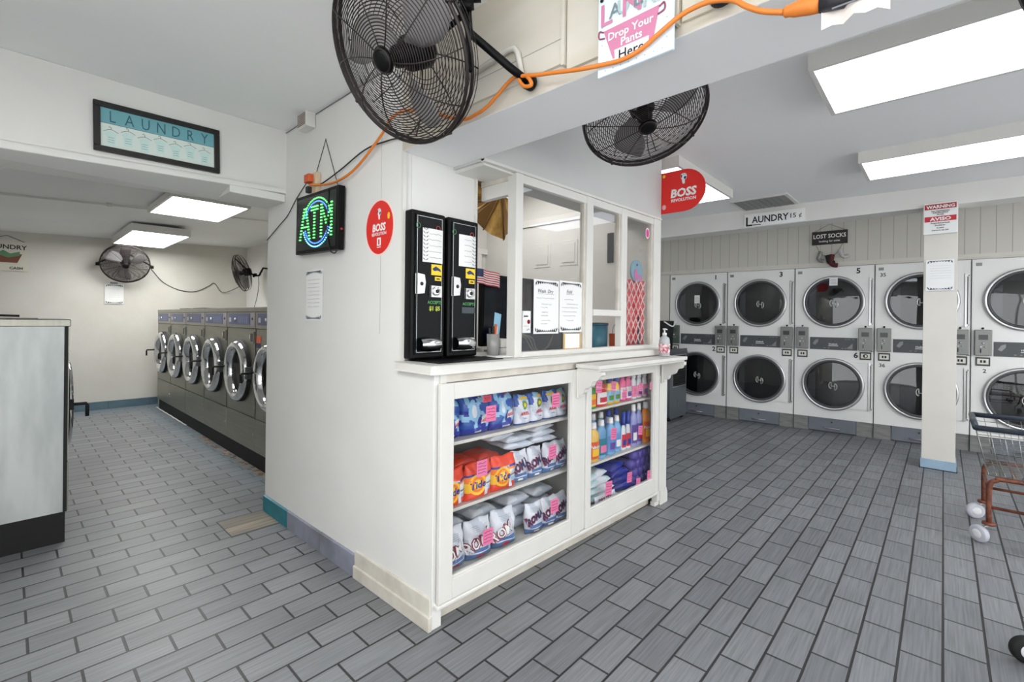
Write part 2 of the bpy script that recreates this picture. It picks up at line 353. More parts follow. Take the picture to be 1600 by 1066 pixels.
# wall over the booth window, with its underside
ROT = -0.0342
def fl(x, x0=1.69, y0=1.54): return y0+(x-x0)*math.tan(ROT)
b = MB()
b.add([(1.475, fl(1.475), 2.0), (3.17, fl(3.17), 2.0), (3.17, fl(3.17), 2.5), (1.475, fl(1.475), 2.5), (1.475, 1.80, 2.0), (3.17, 1.80, 2.0), (3.17, 1.80, 2.5), (1.475, 1.80, 2.5)],
      [(0, 1, 2, 3), (4, 7, 6, 5), (0, 4, 5, 1), (3, 2, 6, 7), (0, 3, 7, 4), (1, 5, 6, 2)], mat('booth_upper_paint', (198, 198, 196), .65, noise=.04, nscale=3))
b.add([(1.475, fl(1.475)-.006, 1.995), (3.17, fl(3.17)-.006, 1.995), (3.17, fl(3.17)-.006, 2.008), (1.475, fl(1.475)-.006, 2.008), (1.475, fl(1.475)+.02, 1.995), (3.17, fl(3.17)+.02, 1.995), (3.17, fl(3.17)+.02, 2.008), (1.475, fl(1.475)+.02, 2.008)],
      [(0, 1, 2, 3), (4, 7, 6, 5), (0, 4, 5, 1), (3, 2, 6, 7), (0, 3, 7, 4), (1, 5, 6, 2)], TRIM)
b.box(1.49, 1.72, fl(1.6)+.02, 1.76, 1.985, 2.0, TRIM)
struct(b.build('wall_booth_over_window'))
# booth: right wall, back wall, ceiling
b = MB(); b.box(3.16, 3.21, 2.86, 3.3, 0, 2.5, BOOTHB); b.box(3.16, 3.21, 1.54, 2.12, 0, 2.5, BOOTHB); b.box(3.16, 3.21, 2.12, 2.86, 2.10, 2.5, BOOTHB); struct(b.build('wall_booth_right'))
b = MB(); b.box(1.21, 3.3, 3.28, 3.38, 0, 2.6, BEADB); b.box(1.21, 3.16, 3.25, 3.28, 1.90, 1.95, TRIM); b.box(1.21, 3.16, 3.262, 3.28, 1.95, 2.5, BOOTHB)
for x in (1.9, 2.5, 3.02): b.box(x, x+.07, 3.255, 3.28, 1.0, 1.90, TRIM)
struct(b.build('wall_booth_back'))
# pillar and fascia over the dryers
def fa(y): return 5.385+(2.529-y)*(5.618-5.385)/3.0
b = MB()
def fz(y): return 2.289+(2.526-y)*.0125
b.add([(fa(3.1), 3.1, fz(3.1)), (fa(-4.5), -4.5, fz(-4.5)), (fa(-4.5), -4.5, 2.5), (fa(3.1), 3.1, 2.5), (fa(3.1)+.25, 3.1, fz(3.1)), (fa(-4.5)+.25, -4.5, fz(-4.5)), (fa(-4.5)+.25, -4.5, 2.5), (fa(3.1)+.25, 3.1, 2.5)],
      [(0, 3, 2, 1), (4, 5, 6, 7), (0, 1, 5, 4), (3, 7, 6, 2), (0, 4, 7, 3), (1, 2, 6, 5)], WALL)
struct(b.build('trim_6', bevel=.003))
b = MB(); b.box(5.555, 5.76, -.085, .135, 0, 2.33, CREAM); b.box(5.548, 5.77, -.093, .143, 0, .085, PINT); b.box(5.542, 5.775, -.10, .150, 0, .006, MATTE); struct(b.build('trim_7', bevel=.002))
# wall behind and over the dryers (grooved boards)
DW0 = Vector((6.425, 2.87, 0)); DDIR = Vector((.0604, -.998, 0)).normalized(); DANG = math.atan2(DDIR.y, DDIR.x)
b = MB(); b.box(-.3, 7.6, .0, .1, 1.985, 2.5, board_mat('beadboard_over_dryers', (204, 201, 192), (140, 137, 129), 0.112, axis=0)); b.box(-.3, 7.6, -.012, .0, 1.955, 1.99, CREAM); b.box(-.3, 7.6, .0, .1, 1.94, 1.985, CREAM); b.box(-.3, 7.6, .75, .85, 0, 2.5, WALL)
b.box(-.3, -.005, .0, .1, 0, 1.95, CREAM)
o = struct(b.build('wall_right')); o.location = DW0; o.rotation_euler = (0, 0, DANG)
# floor patch of brown wood-look tile
b = MB(); b.add([(.895, 3.28, .0015), (.895, 3.145, .0015), (1.16, 3.145, .0015), (1.16, 3.28, .0015)], [(0, 1, 2, 3)], mat('brown_tile', (138, 127, 112), .5, rgb2=(104, 102, 98), nscale=3, stretch=(1, 22, 1)))
b.add([(.895, 3.14, .0015), (.895, 3.01, .0015), (1.16, 3.01, .0015), (1.16, 3.14, .0015)], [(0, 1, 2, 3)], mat('brown_tile_b', (158, 144, 122), .5, rgb2=(108, 106, 102), nscale=2.6, stretch=(1, 18, 1)))
b.box(.889, 1.166, 2.995, 3.29, 0, .0008, mat('grout', (80, 84, 84), .8))
struct(b.build('floor_patch'))

# ------------------------------------------------------------ helpers for machines
def plate_hole(mb, x0, x1, z0, z1, cx, cz, r, y, mt, n=48):
    # flat front plate (facing -y) with a round hole
    vs = []; fs = []
    angs = sorted(set([2*pi*i/n for i in range(n)]+[math.atan2(zz-cz, xx-cx) % (2*pi) for xx in (x0, x1) for zz in (z0, z1)]))
    for t in angs:
        c, s = cos(t), sin(t)
        k = min([((x1-cx)/c if c > 1e-9 else 1e9), ((x0-cx)/c if c < -1e-9 else 1e9), ((z1-cz)/s if s > 1e-9 else 1e9), ((z0-cz)/s if s < -1e-9 else 1e9)])
        vs.append((cx+r*c, y, cz+r*s)); vs.append((cx+k*c, y, cz+k*s))
    N = len(angs)
    for i in range(N):
        j = (i+1) % N; fs.append((2*i, 2*i+1, 2*j+1, 2*j))
    mb.add(vs, fs, mt)

# ------------------------------------------------------------ tumble dryers
def h_logo(mb, cx, cz, y, s, mt):
    for sx in (-1, 1):
        mb.tube([Vector((cx+sx*s*.22+sx*s*.30*sin(t), y, cz-s*.10*sx+s*.5*cos(t))) for t in [pi*i/10 for i in range(11)]], s*.07, mt, 6)
        mb.tube([(cx+sx*s*.22, y, cz-s*.10*sx-s*.5), (cx+sx*s*.22, y, cz-s*.10*sx+s*.5)], s*.07, mt, 6)
    mb.tube([(cx-s*.22, y, cz-.0*s), (cx+s*.22, y, cz+.0*s)], s*.07, mt, 6)
def dryer(s, label, up_num=None, lo_num=None, green=False, dark=False, tag_up=None):
    loc = DW0+DDIR*s
    t = thing('stacked_dryer', label, 'dryer', loc, DANG, 'stacked dryers along the right wall')
    W, H, D, cx = .766, 1.937, .74, .385
    b = MB()
    b.obox(.002, W, .0, D, .165, H, ENAMEL)
    b.build('body', t).data
    b = MB()
    for z0, z1, cz in ((1.15, H, 1.525), (.165, .965, .567)):
        plate_hole(b, .002, W, z0, z1, cx, cz, .262, -.001, ENAMEL)
    b.box(.002, W, -.001, .02, .965, 1.15, ENAMEL)
    b.box(.002, .006, -.001, .02, .165, H, ENAMEL); b.box(W-.004, W, -.001, .02, .165, H, ENAMEL); b.box(.002, W, -.001, .02, H-.004, H, ENAMEL)
    b.box(-.001, .003, -.004, .02, .0, H, GASK)
    b.box(W-.03, W-.004, -.004, -.001, .965, .97, GASK)
    b.build('front_panel', t)
    # drum cavities (open toward the door)
    for k, cz in enumerate((1.525, .567)):
        b = MB(); b.lathe([(.262, .0), (.262, .03), (.25, .03), (.25, .55), (.02, .55), (.0, .54)], (cx, -.001, cz), Y, [GASK, GASK, DRUM, DRUM, DRUM], 40)
        for q in range(3):
            a = q*2*pi/3+.5
            b.tube([(cx+.235*cos(a), .06, cz+.235*sin(a)), (cx+.235*cos(a), .54, cz+.235*sin(a))], .02, DRUM, 6)
        b.build('drum', t)
        d = MB()
        d.box(cx+.0, W-.052, -.012, -.002, cz-.262, cz+.262, ENAMEL) if False else None
        # door leaf corner plate to the hinge
        poly = [(cx+.30*cos(a), cz+.30*sin(a)) for a in [radians(62-12.4*i) for i in range(11)]]+[(W-.052, cz-.265), (W-.052, cz+.265)]
        d.prism([(x, z) for x, z in poly], (0, -.014, 0), X, Z, Y*.012, ENAMEL)
        door = d.build('door', t)
        r = MB(); r.lathe([(.300, -.003), (.305, -.022), (.298, -.034), (.284, -.036), (.276, -.030)], (cx, 0, cz), Y, SATIN, 56)
        r.lathe([(.277, -.030), (.270, -.036), (.258, -.032), (.252, -.016), (.252, .0)], (cx, 0, cz), Y, GASK, 56)
        r.f = r.f[:]  # rings stay open
        fs = [(f, m_, s_) for f, m_, s_ in zip(r.f, r.mi, r.sm) if len(f) <= 4]
        r.f, r.mi, r.sm = [list(q) for q in zip(*fs)]
        r.build('door_ring', door)
        g = MB(); g.lathe([(.0, -.020), (.15, -.018), (.254, -.012)], (cx, 0, cz), Y, DGLASS, 40)
        fs = [(f, m_, s_) for f, m_, s_ in zip(g.f, g.mi, g.sm) if len(f) <= 4]; g.f, g.mi, g.sm = [list(q) for q in zip(*fs)]
        g.build('door_glass', door)
        lg = MB(); h_logo(lg, cx+.01, cz-.02, -.022, .075, SATIN); lg.build('emblem', door)
        sh = MB(); sh.prism([(cx-.245, cz-.10), (cx-.245*.93, cz+.10), (cx-.165, cz+.15), (cx-.165, cz-.17), (cx-.22, cz-.14)], (0, -.006, 0), X, Z, Y*.02, mat('dark_baffle', (120, 126, 134), .4)); sh.build('baffle', door)
        hg = MB(); hx = W-.036
        hg.box(hx-.008, hx+.006, -.02, -.002, cz-.27, cz+.27, SATIN)
        hg.tube([(hx+.012, -.014, cz-.25), (hx+.012, -.014, cz+.25)], .004, mat('hinge_grey', (110, 110, 110), .4, .6), 6)
        for zz in (-.25, .25): hg.box(hx-.01, hx+.024, -.022, -.002, cz+zz-.008, cz+zz+.008, SATIN); hg.cyl((hx+.02, -.023, cz+zz), (hx+.02, -.02, cz+zz), .005, INK, 8)
        hg.build('hinge', t)
    # control strip
    b = MB(); b.box(.162, .618, -.006, 0, .968, 1.112, CHAR)
    b.prism([(.19, 1.035), (.215, 1.08), (.245, 1.09), (.245, 1.06), (.215, 1.02)], (0, -.0065, 0), X, Z, Y*.0005, METER)
    b.prism([(.52, .99), (.55, 1.02), (.575, 1.05), (.575, 1.0), (.55, .985)], (0, -.0065, 0), X, Z, Y*.0005, METER)
    b.box(.175, .605, -.0066, -.006, .972, .9735, METER)
    for x in (.30, .34, .47, .50, .56): b.box(x, x+.018, -.0066, -.006, .985, .993, METER)
    for x in (.50, .53, .57): b.box(x, x+.02, -.0066, -.006, 1.09, 1.096, METER)
    b.text('Huebsch', .024, (.39, -.0075, 1.028), X, Z, WHITE, bold=.02)
    b.box(.345, .44, -.0066, -.006, 1.012, 1.018, WHITE)
    b.cyl((.39, -.008, 1.07), (.39, -.0, 1.07), .006, MATTE, 10)
    b.build('control_strip', t, bevel=.001)
    for k, x0 in enumerate((.022, .628)):
        mt = METERG if green and k == 0 else METER
        mb = MB(); mb.box(x0, x0+.125, -.05, 0, .972, 1.228, mt); m_ = mb.build('coin_meter', t, bevel=.006)
        p = MB(); p.box(x0+.028, x0+.095, -.052, -.05, 1.13, 1.18, mat('meter_display', (62, 66, 66), .3))
        p.cyl((x0+.06, -.056, 1.095), (x0+.06, -.05, 1.095), .010, SATIN, 12); p.cyl((x0+.045, -.057, 1.06), (x0+.045, -.05, 1.06), .007, WHITE, 10); p.cyl((x0+.075, -.057, 1.06), (x0+.075, -.05, 1.06), .007, SATIN, 10)
        p.box(x0+.04, x0+.048, -.054, -.05, 1.0, 1.04, INK)
        p.build('buttons', m_)
        kb = MB(); kb.cyl((x0+.0625, -.012, 1.243), (x0+.0625, 0, 1.243), .010, MATTE, 10); kb.build('lock', t)
        pl = MB(); pl.box(x0+.012, x0+.117, -.008, -.001, .868, .955, mat('plate_frame', (70, 68, 62), .5)); pl.box(x0+.024, x0+.105, -.010, -.008, .885, .94, mat('plate_card', (225, 224, 214), .6))
        pl.box(x0+.045, x0+.06, -.0105, -.010, .90, .925, INK); pl.box(x0+.068, x0+.085, -.0105, -.010, .90, .925, INK) if not (lo_num == '6' and k == 1) else pl.ring((x0+.065, -.0105, .912), Y, .018, .004, INK, 16, 4)
        pl.build('price_plate', t)
    b = MB(); b.box(.03, .075, -.002, 0, 1.868, 1.90, METER); b.build('rating_label', t)
    lb = MB()
    nl = []
    for cxn, zn, num, big in ((.62, 1.845, up_num, 1), (.605, .885, lo_num, 1)):
        if num and not dark:
            lb = MB(); lb.box(cxn-.03, cxn+.03, -.002, 0, zn-.008, zn+.078, WHITE); lb.text(num, .082, (cxn, -.003, zn+.004), X, Z, INK, bold=.03); lb.build('number_label', t)
    if dark:
        if up_num: lb = MB(); lb.text(up_num, .055, (.07, -.003, 1.80), X, Z, INK, bold=.015); lb.build('number_label', t)
        if lo_num: lb = MB(); lb.text(lo_num, .055, (.07 if len(lo_num) > 1 else .10, -.003, .80), X, Z, INK, bold=.015); lb.build('number_label', t)
    # toe base: grey tile-look ends and the lint drawer
    b = MB(); b.box(.002, .152, .012, .4, 0, .165, TOE); b.box(.618, W, .012, .4, 0, .165, TOE); b.box(.150, .620, .02, .4, .0, .165, GASK); b.build('toe_base', t)
    b = MB(); b.box(.156, .614, .004, .02, .012, .163, DRAWR); dr = b.build('lint_drawer', t, bevel=.002)
    b = MB(); b.tube([(.31, .004, .052), (.31, -.016, .052), (.46, -.016, .052), (.46, .004, .052)], .006, SATIN, 6); b.cyl((.385, -.001, .12), (.385, .004, .12), .008, INK, 10); b.build('drawer_handle', dr)
    if tag_up:
        b = MB(); x, z, w, h = tag_up; b.box(x-w/2, x+w/2, -.040, -.036, z-h/2, z+h/2, WHITE)
        for i in range(4): b.box(x-w*.35, x+w*.35, -.0405, -.040, z-h*.3+i*h*.18, z-h*.3+i*h*.18+.003, INKG)
        b.build('paper_tag', t)
    return t
dryer(.0, 'white double stacked dryer numbered 1 and 2, leftmost of the row beside the grey cooler', '1', '2', green=True, tag_up=(.39, 1.585, .07, .11))
dryer(.77, 'white double stacked dryer numbered 3, second from the left in the row', '3')
dryer(1.54, 'white double stacked dryer numbered 5 and 6 below the hanging lost socks plaque', '5', '6', tag_up=(.39, 1.76, .08, .09))
dryer(2.31, 'white double stacked dryer numbered 35 and 36, partly hidden by the square pillar', '35', '36', dark=True)
dryer(3.08, 'white double stacked dryer right of the square pillar behind the wire laundry cart', None, '2', dark=True)

# ------------------------------------------------------------ front load washers
def washer(loc, rotz, label, group, W=.74, top=1.355, z0=.14, zring=.795, sticker=False, panel_tint=0, D=.85, side=None, flat=1.0):
    t = thing('front_load_washer', label, 'washing machine', loc, rotz, group)
    cx = W/2; zs = z0+.28; zc = top-.18
    b = MB(); b.obox(.004, W-.004, .006, D, z0, top-.04, side or STEELD); b.build('body', t)
    b = MB(); b.box(0, W, -.006, D+.01, top-.04, top, STEEL); b.build('top_cap', t, bevel=.004)
    b = MB(); plate_hole(b, .004, W-.004, zs+.004, zc-.004, cx, zring, .20, 0, STEELD)
    b.box(.004, .012, 0, .012, zs+.004, zc-.004, STEELD); b.box(W-.012, W-.004, 0, .012, zs+.004, zc-.004, STEELD); b.box(.004, W-.004, 0, .012, zs+.002, zs+.006, STEELD)
    b.build('front_panel', t)
    b = MB(); b.box(.004, W-.004, -.002, .012, z0+.004, zs-.003, STEELD); b.cyl((W-.03, -.006, (z0+zs)/2), (W-.03, 0, (z0+zs)/2), .006, CHROME, 8); b.build('lower_panel', t, bevel=.002)
    b = MB(); b.box(-.002, .005, .004, .02, z0, top-.04, MATTE); b.box(.004, W-.004, .002, .012, zs-.006, zs+.006, MATTE); b.build('gap_strip', t)
    o = MB(); o.box(.004, W-.004, -.004, .012, zc, top-.042, STEEL)
    o.box(.05, W-.13, -.006, -.004, zc+.028, top-.055, mat('washer_blue_panel', (78, 84, 118), .4))
    o.box(.07, .12, -.0065, -.006, zc+.05, zc+.09, mat('pale_print', (190, 192, 205), .6)); o.cyl((.24, -.012, zc+.075), (.24, -.004, zc+.075), .012, WHITE, 12)
    for i in range(5): o.box(.32+i*.05, .352+i*.05, -.0065, -.006, zc+.04, zc+.1, mat('panel_print', (120, 126, 158), .6))
    o.box(W-.115, W-.02, -.006, -.004, zc+.02, top-.05, mat('washer_side_label', (158, 152, 160), .5)); o.cyl((W-.065, -.01, zc+.08), (W-.065, -.004, zc+.08), .01, INK, 10)
    o.build('control_panel', t)
    # tub behind the glass
    b = MB(); b.lathe([(.205, .0), (.205, .02), (.215, .03), (.215, .45), (.0, .47)], (cx, 0, zring), Y, [GASK, GASK, DRUM, DRUM], 40)
    fs = [(f, m_, s_) for f, m_, s_ in zip(b.f, b.mi, b.sm) if len(f) <= 4]; b.f, b.mi, b.sm = [list(q) for q in zip(*fs)]
    for q in range(3):
        a = q*2*pi/3+.2; b.tube([(cx+.2*cos(a), .06, zring+.2*sin(a)), (cx+.2*cos(a), .44, zring+.2*sin(a))], .02, DRUM, 6)
    b.build('drum', t)
    d = MB(); d.lathe([(r_, h_*flat) for r_, h_ in [(.262, -.006), (.266, -.035), (.250, -.062), (.225, -.070), (.205, -.060), (.188, -.040), (.180, -.012)]], (cx, 0, zring), Y, CHROME, 56)
    fs = [(f, m_, s_) for f, m_, s_ in zip(d.f, d.mi, d.sm) if len(f) <= 4]; d.f, d.mi, d.sm = [list(q) for q in zip(*fs)]
    door = d.build('door', t)
    b = MB(); b.lathe([(.272, .0), (.272, -.028*flat), (.262, -.030*flat)], (cx, 0, zring), Y, MATTE, 48); fs = [(f, m_, s_) for f, m_, s_ in zip(b.f, b.mi, b.sm) if len(f) <= 4]; b.f, b.mi, b.sm = [list(q) for q in zip(*fs)]; b.build('door_gasket', door)
    b = MB(); b.lathe([(.0, .05), (.10, .03), (.16, -.004), (.184, -.02)], (cx, 0, zring), Y, DGLASS, 40); fs = [(f, m_, s_) for f, m_, s_ in zip(b.f, b.mi, b.sm) if len(f) <= 4]; b.f, b.mi, b.sm = [list(q) for q in zip(*fs)]; b.build('door_glass', door)
    b = MB(); hz = zring+.02; hp = -.14 if flat == 1 else -.085; b.box(cx-.285, cx-.245, -.06*flat, -.0, hz-.03, hz+.03, MATTE); b.tube([(cx-.27, -.05*flat, hz), (cx-.275, hp+.005, hz), (cx-.275, hp, hz-.012), (cx-.275, hp, hz-.075)], .009, MATTE, 8); b.build('door_handle', door)
    b = MB(); b.box(cx+.255, cx+.30, -.045, 0, zring-.05, zring+.05, GASK); b.build('hinge', t)
    b = MB(); b.box(W-.105, W-.02, -.012, 0, zc-.125, zc-.03, STEEL); b.box(W-.092, W-.033, -.0125, -.012, zc-.112, zc-.043, mat('coin_slot_dark', (60, 54, 50), .5)); b.box(W-.15, W-.138, -.002, 0, zc-.09, zc-.055, WHITE)
    b.build('coin_slot', t, bevel=.002)
    if sticker:
        b = MB(); b.box(.02, .12, -.003, 0, zc-.12, zc-.06, mat('orange_sticker', (224, 92, 50), .5)); b.box(.02, .10, -.003, 0, zc-.16, zc-.12, NAVY); b.build('sticker', t)
    return t
wl = ['front load washer at the far end of the steel row, against the back wall', 'second steel front load washer from the back wall', 'third steel front load washer from the back wall', 'fourth steel front load washer from the back wall', 'fifth steel front load washer, its whole round door in view nearest the booth wall', 'steel front load washer with orange sticker, half hidden behind the booth wall']
for i in range(6):
    y1 = 7.93-.741*i
    washer((1.42, y1, 0), -pi/2, wl[i], 'steel washers along the alley', sticker=(i == 5))
b = MB(); b.box(1.44, 2.25, 3.42, 7.93, 0, .14, MATTE); tag(b.build('washer_plinth'), 'long black plinth under the row of steel washers in the alley', 'plinth')
washer((.242, 3.595, 0), pi/2, 'grey front load washer seen side-on at the left edge on a black plinth', 'washers on the left of the alley', W=.72, top=1.245, z0=.172, zring=.735, D=.95, side=GALV, flat=.45)
b = MB(); b.box(-.72, .232, 3.605, 4.32, 0, .172, MATTE); tag(b.build('washer_plinth'), 'black plinth under the grey washer at the left edge', 'plinth')
b = MB(); b.box(-.25, .12, 3.66, 3.80, 1.246, 1.252, mat('tray_grey', (120, 116, 112), .5)); b.tube([(-.2, 3.66, 1.262), (-.14, 3.70, 1.268), (.05, 3.72, 1.262)], .007, MATTE, 6); b.box(-.24, -.12, 3.63, 3.70, 1.252, 1.264, MATTE)
tag(b.build('metal_clip_tray'), 'thin dark clip tray lying on top of the grey washer at left', 'tray')
b = MB(); b.box(1.46, 1.9, 5.9, 6.35, 1.356, 1.366, mat('cardboard_dark', (70, 62, 56), .8)); tag(b.build('folded_cardboard'), 'dark folded cardboard lying on top of the steel washers', 'cardboard')
b = MB(); b.box(1.46, 1.9, 6.6, 6.95, 1.356, 1.366, mat('cardboard_dark', (70, 62, 56), .8)); tag(b.build('folded_cardboard'), 'small dark board lying on the second washer from the back wall', 'cardboard')
# peeled debris strip along the plinth
b = MB()
for i in range(170):
    y = 3.45+random.random()*2.3; w = .008+random.random()*.026; x = 1.385+random.random()*.045; a_ = random.random()*3; ln = .01+random.random()*.035
    b.prism([(cos(q)*w*.6*(.6+.5*random.random()), sin(q)*ln*(.6+.5*random.random())) for q in (0, .9, 1.9, 2.8, 3.9, 5.1)], (x, y, .0002), Vector((cos(a_*.3), sin(a_*.3), 0)), Vector((-sin(a_*.3), cos(a_*.3), 0)), Z*(.001+.003*random.random()), random.choice([mat('debris_tan', (158, 140, 120), .8), mat('debris_brown', (116, 96, 80), .8), mat('debris_pale', (150, 146, 138), .8)]))
o = b.build('crumbled_grout'); tag(o, 'strip of crumbled tan grout on the floor along the black washer plinth', 'debris'); o['kind'] = 'stuff'
b = MB(); b.tube(catmull([(1.425, 8.0-.12*i, .006+.003*(i % 2)) for i in range(14)]), .007, WHITE, 6); tag(b.build('sealant_strip'), 'loose white sealant strip at the foot of the far washers', 'sealant strip')

# ------------------------------------------------------------ ceiling lights
def light(x0, x1, y0, y1, zt, h, label, group, diff, inset=.02, name='ceiling_light'):
    t = thing(name, label, 'ceiling light', ((x0+x1)/2, (y0+y1)/2, zt), 0, group)
    w, d = (x1-x0)/2, (y1-y0)/2
    b = MB(); b.box(-w, w, -d, d, -.012, 0, TRIM)
    b.box(-w, -w+inset, -d, d, -h, -.012, TRIM); b.box(w-inset, w, -d, d, -h, -.012, TRIM); b.box(-w+inset, w-inset, -d, -d+inset, -h, -.012, TRIM); b.box(-w+inset, w-inset, d-inset, d, -h, -.012, TRIM)
    b.build('housing', t)
    b = MB(); b.box(-w+inset, w-inset, -d+inset, d-inset, -h+.002, -h+.008, diff); b.build('diffuser', t)
    return t
G1 = 'ceiling lights in the washer alley'; G2 = 'ceiling lights of the dryer room'
light(.90, 1.50, 4.62, 5.54, 2.305, .055, 'white box ceiling light nearest the header in the washer alley', G1, DIFF)
light(.93, 1.49, 6.6, 8.0, 2.30, .085, 'white box ceiling light near the back wall of the washer alley', G1, DIFF)
light(2.47, 3.09, -.78, .465, 2.5, .08, 'large ceiling light at the top right, the nearest of the dryer room', G2, DIFFR)
light(4.13, 4.69, -.78, .46, 2.5, .08, 'ceiling light above the pillar, second in the dryer room', G2, DIFFR)
light(3.35, 4.55, 1.44, 2.04, 2.5, .08, 'ceiling light half hidden behind the red hanging sign', G2, DIFFR)
light(-.2, .4, -2.4, -1.2, 2.42, .08, 'added unseen ceiling light behind the camera, brightening the front room', 'added unseen fill lights of the front room', DIFF)  # fill light added out of view for the front room
light(-.76, -.2, .3, 1.5, 2.42, .08, 'added unseen ceiling light left of the camera, brightening the booth wall', 'added unseen fill lights of the front room', DIFF)  # unseen panel added to light the booth wall and alley mouth
light(2.5, 3.1, -3.4, -2.2, 2.5, .08, 'added unseen ceiling light near the shop front, brightening the dryer room', G2, DIFF)  # strong panel added out of view to brighten the dryer room
light(3.6, 4.2, -2.6, -1.4, 2.5, .08, 'added unseen ceiling light beyond the frame, brightening the dryer room', G2, DIFF)  # another unseen panel added as fill for the dryer room
light(1.75, 2.95, 2.2, 2.8, 2.5, .10, 'bright ceiling light inside the attendant booth', 'ceiling lights of the booth', DIFFB)
# vent grille
t = thing('ceiling_vent', 'square grey ceiling vent above the laundry price sign', 'vent', (5.22, 1.35, 2.5))
b = MB(); b.box(-.24, .24, -.26, .26, -.012, 0, TRIM); b.build('frame', t); b = MB(); b.box(-.21, .21, -.23, .23, -.014, -.012, mat('vent_grey', (160, 160, 158), .7, rgb2=(138, 138, 136), nscale=60)); b.build('filter', t)
b = MB()
for i in range(9): b.box(-.21, .21, -.22+i*.055, -.213+i*.055, -.018, -.014, METER)
b.build('slat', t)
# conduit on alley ceiling
def cz(x): return 2.2825+ (x-.1)*.0418
b = MB(); b.tube([(-.78, 5.78, cz(-.78)-.012), (1.95, 5.55, cz(1.95)-.016), (2.64, 5.5, cz(2.64)-.016)], .009, TRIM, 8); b.cyl((.62, 5.66, cz(.62)-.014), (.66, 5.66, cz(.66)-.014), .016, TRIM, 10)
tag(b.build('ceiling_conduit'), 'thin white conduit crossing the washer alley ceiling', 'conduit')

# ------------------------------------------------------------ fans
def fan(label, c, n, R, roll=0.0, group='black wall fans', arm=None, yoke=False, upv=(0, 0, 1), blade_a=.3, depth=.17, rings=27):
    c = Vector(c); n = Vector(n).normalized()
    a = Vector(upv).cross(n).normalized(); u = n.cross(a)
    t = thing('wall_fan', label, 'fan', (0, 0, 0), 0, group); t.location = c
    M = Matrix((a, u, n)).transposed()          # local x,y in the disc, z toward the front
    def P(x, y, z): return M @ Vector((x, y, z))
    def prof(r):                                 # dome of the front guard
        q = r/R; return depth*.5*(1-q**3.2)*.75+.03
    fr = MB()
    for k in range(rings):
        r = .040+(R-.040)*k/(rings-1); fr.ring(P(0, 0, prof(r)), n, r, .0019*R/.27, WIRE, 56, 4)
    for k in range(10):
        t0 = 2*pi*k/10+roll
        fr.tube([P((.04+(R-.04)*i/10)*cos(t0+.25*i/10), (.04+(R-.04)*i/10)*sin(t0+.25*i/10), prof(.04+(R-.04)*i/10)+.002) for i in range(11)], .0022*R/.27, WIRE, 4)
    g = fr.build('front_guard', t)
    cp = MB(); cp.lathe([(.0, .014), (.024, .014), (.036, .006), (.038, -.004)], P(0, 0, prof(.05)), n, BLACK, 28); cp.ring(P(0, 0, prof(.05)+.008), n, .033, .003, WIRE, 28, 5); cp.build('badge', g)
    rm = MB(); rm.ring(P(0, 0, .028), n, R, .0065*R/.27, WIRE, 64, 6); rm.ring(P(0, 0, .0), n, R*1.004, .006*R/.27, WIRE, 64, 6)
    for k in range(4):
        q = 2*pi*k/4+.7+roll; rm.tube([P(R*cos(q), R*sin(q), .035), P(R*1.02*cos(q), R*1.02*sin(q), -.005)], .007, WIRE, 6)
    rm.build('rim', t)
    rr = MB()
    for k in range(rings//2):
        r = .09+(R-.09)*k/(rings//2-1); rr.ring(P(0, 0, -prof(r)*.9-.005), n, r, .0015*R/.27, WIRE, 48, 4)
    for k in range(8):
        t0 = 2*pi*k/8+roll
        rr.tube([P((.06+(R-.06)*i/6)*cos(t0), (.06+(R-.06)*i/6)*sin(t0), -prof(.06+(R-.06)*i/6)*.9-.005) for i in range(7)], .0024*R/.27, WIRE, 4)
    rr.build('rear_guard', t)
    bl = MB()
    for k in range(3):
        t0 = blade_a+2*pi*k/3; vs = []; fs = []
        for i in range(8):
            r = .05+(R*.86-.05)*i/7
            for j in range(6):
                s_ = (j/5-.5); wd = .40+.55*sin(pi*min(1, (i+1)/8.5)); th = t0+s_*wd+.25*i/7
                vs.append(P(r*cos(th), r*sin(th), -.01+s_*.055))
        for i in range(7):
            for j in range(5): fs.append((i*6+j, i*6+j+1, (i+1)*6+j+1, (i+1)*6+j))
        bl.add(vs, fs, mat('fan_blade', (150, 147, 147), .5), True)
    bo = bl.build('blade', t); sm = bo.modifiers.new('solid', 'SOLIDIFY'); sm.thickness = .002
    mo = MB(); mo.lathe([(.02, .04), (.034, .03), (.036, -.02), (.055, -.03), (.058, -.10), (.045, -.12), (.0, -.122)], P(0, 0, 0), n, BLACK, 24); mo.build('motor', t)
    if arm:
        am = MB(); pts = [Vector(p)-c for p in arm]; am.tube(pts, .0135, BLACK, 10); am.lathe([(.024, -.012), (.024, .012)], pts[0], X, BLACK, 14)
        am.lathe([(.022, -.012), (.022, .014)], pts[-1], (pts[-1]-pts[-2]), BLACK, 12); am.cyl(pts[-1]+Vector((-.02, .02, .02)), pts[-1]+Vector((.03, -.03, .025)), .012, BLACK, 10)
        am.tube([pts[-1], P(R*.99*cos(roll), R*.99*sin(roll), .01)], .009, BLACK, 8)
        am.tube([pts[-2]+(pts[-1]-pts[-2])*.8, P(0, 0, -.09)], .009, BLACK, 8)
        am.build('mounting_arm', t)
    if yoke:
        yk = MB()
        for sx in (-1, 1): yk.tube([P(0, R*.42, -.13), P(sx*R*1.05, -.02, -.03), P(sx*R*1.08, -.03, .0)], .011, BLACK, 6); yk.lathe([(.022, -.02), (.022, .02)], P(sx*R*1.08, -.03, 0), M @ X, BLACK, 10)
        yk.prism([(-.045, .05), (.045, .05), (.055, .16), (-.055, .16)], P(0, 0, -.125), M @ X, M @ Y, (M @ Z)*.035, BLACK)
        yk.build('yoke', t)
    return t
RR = 1.0
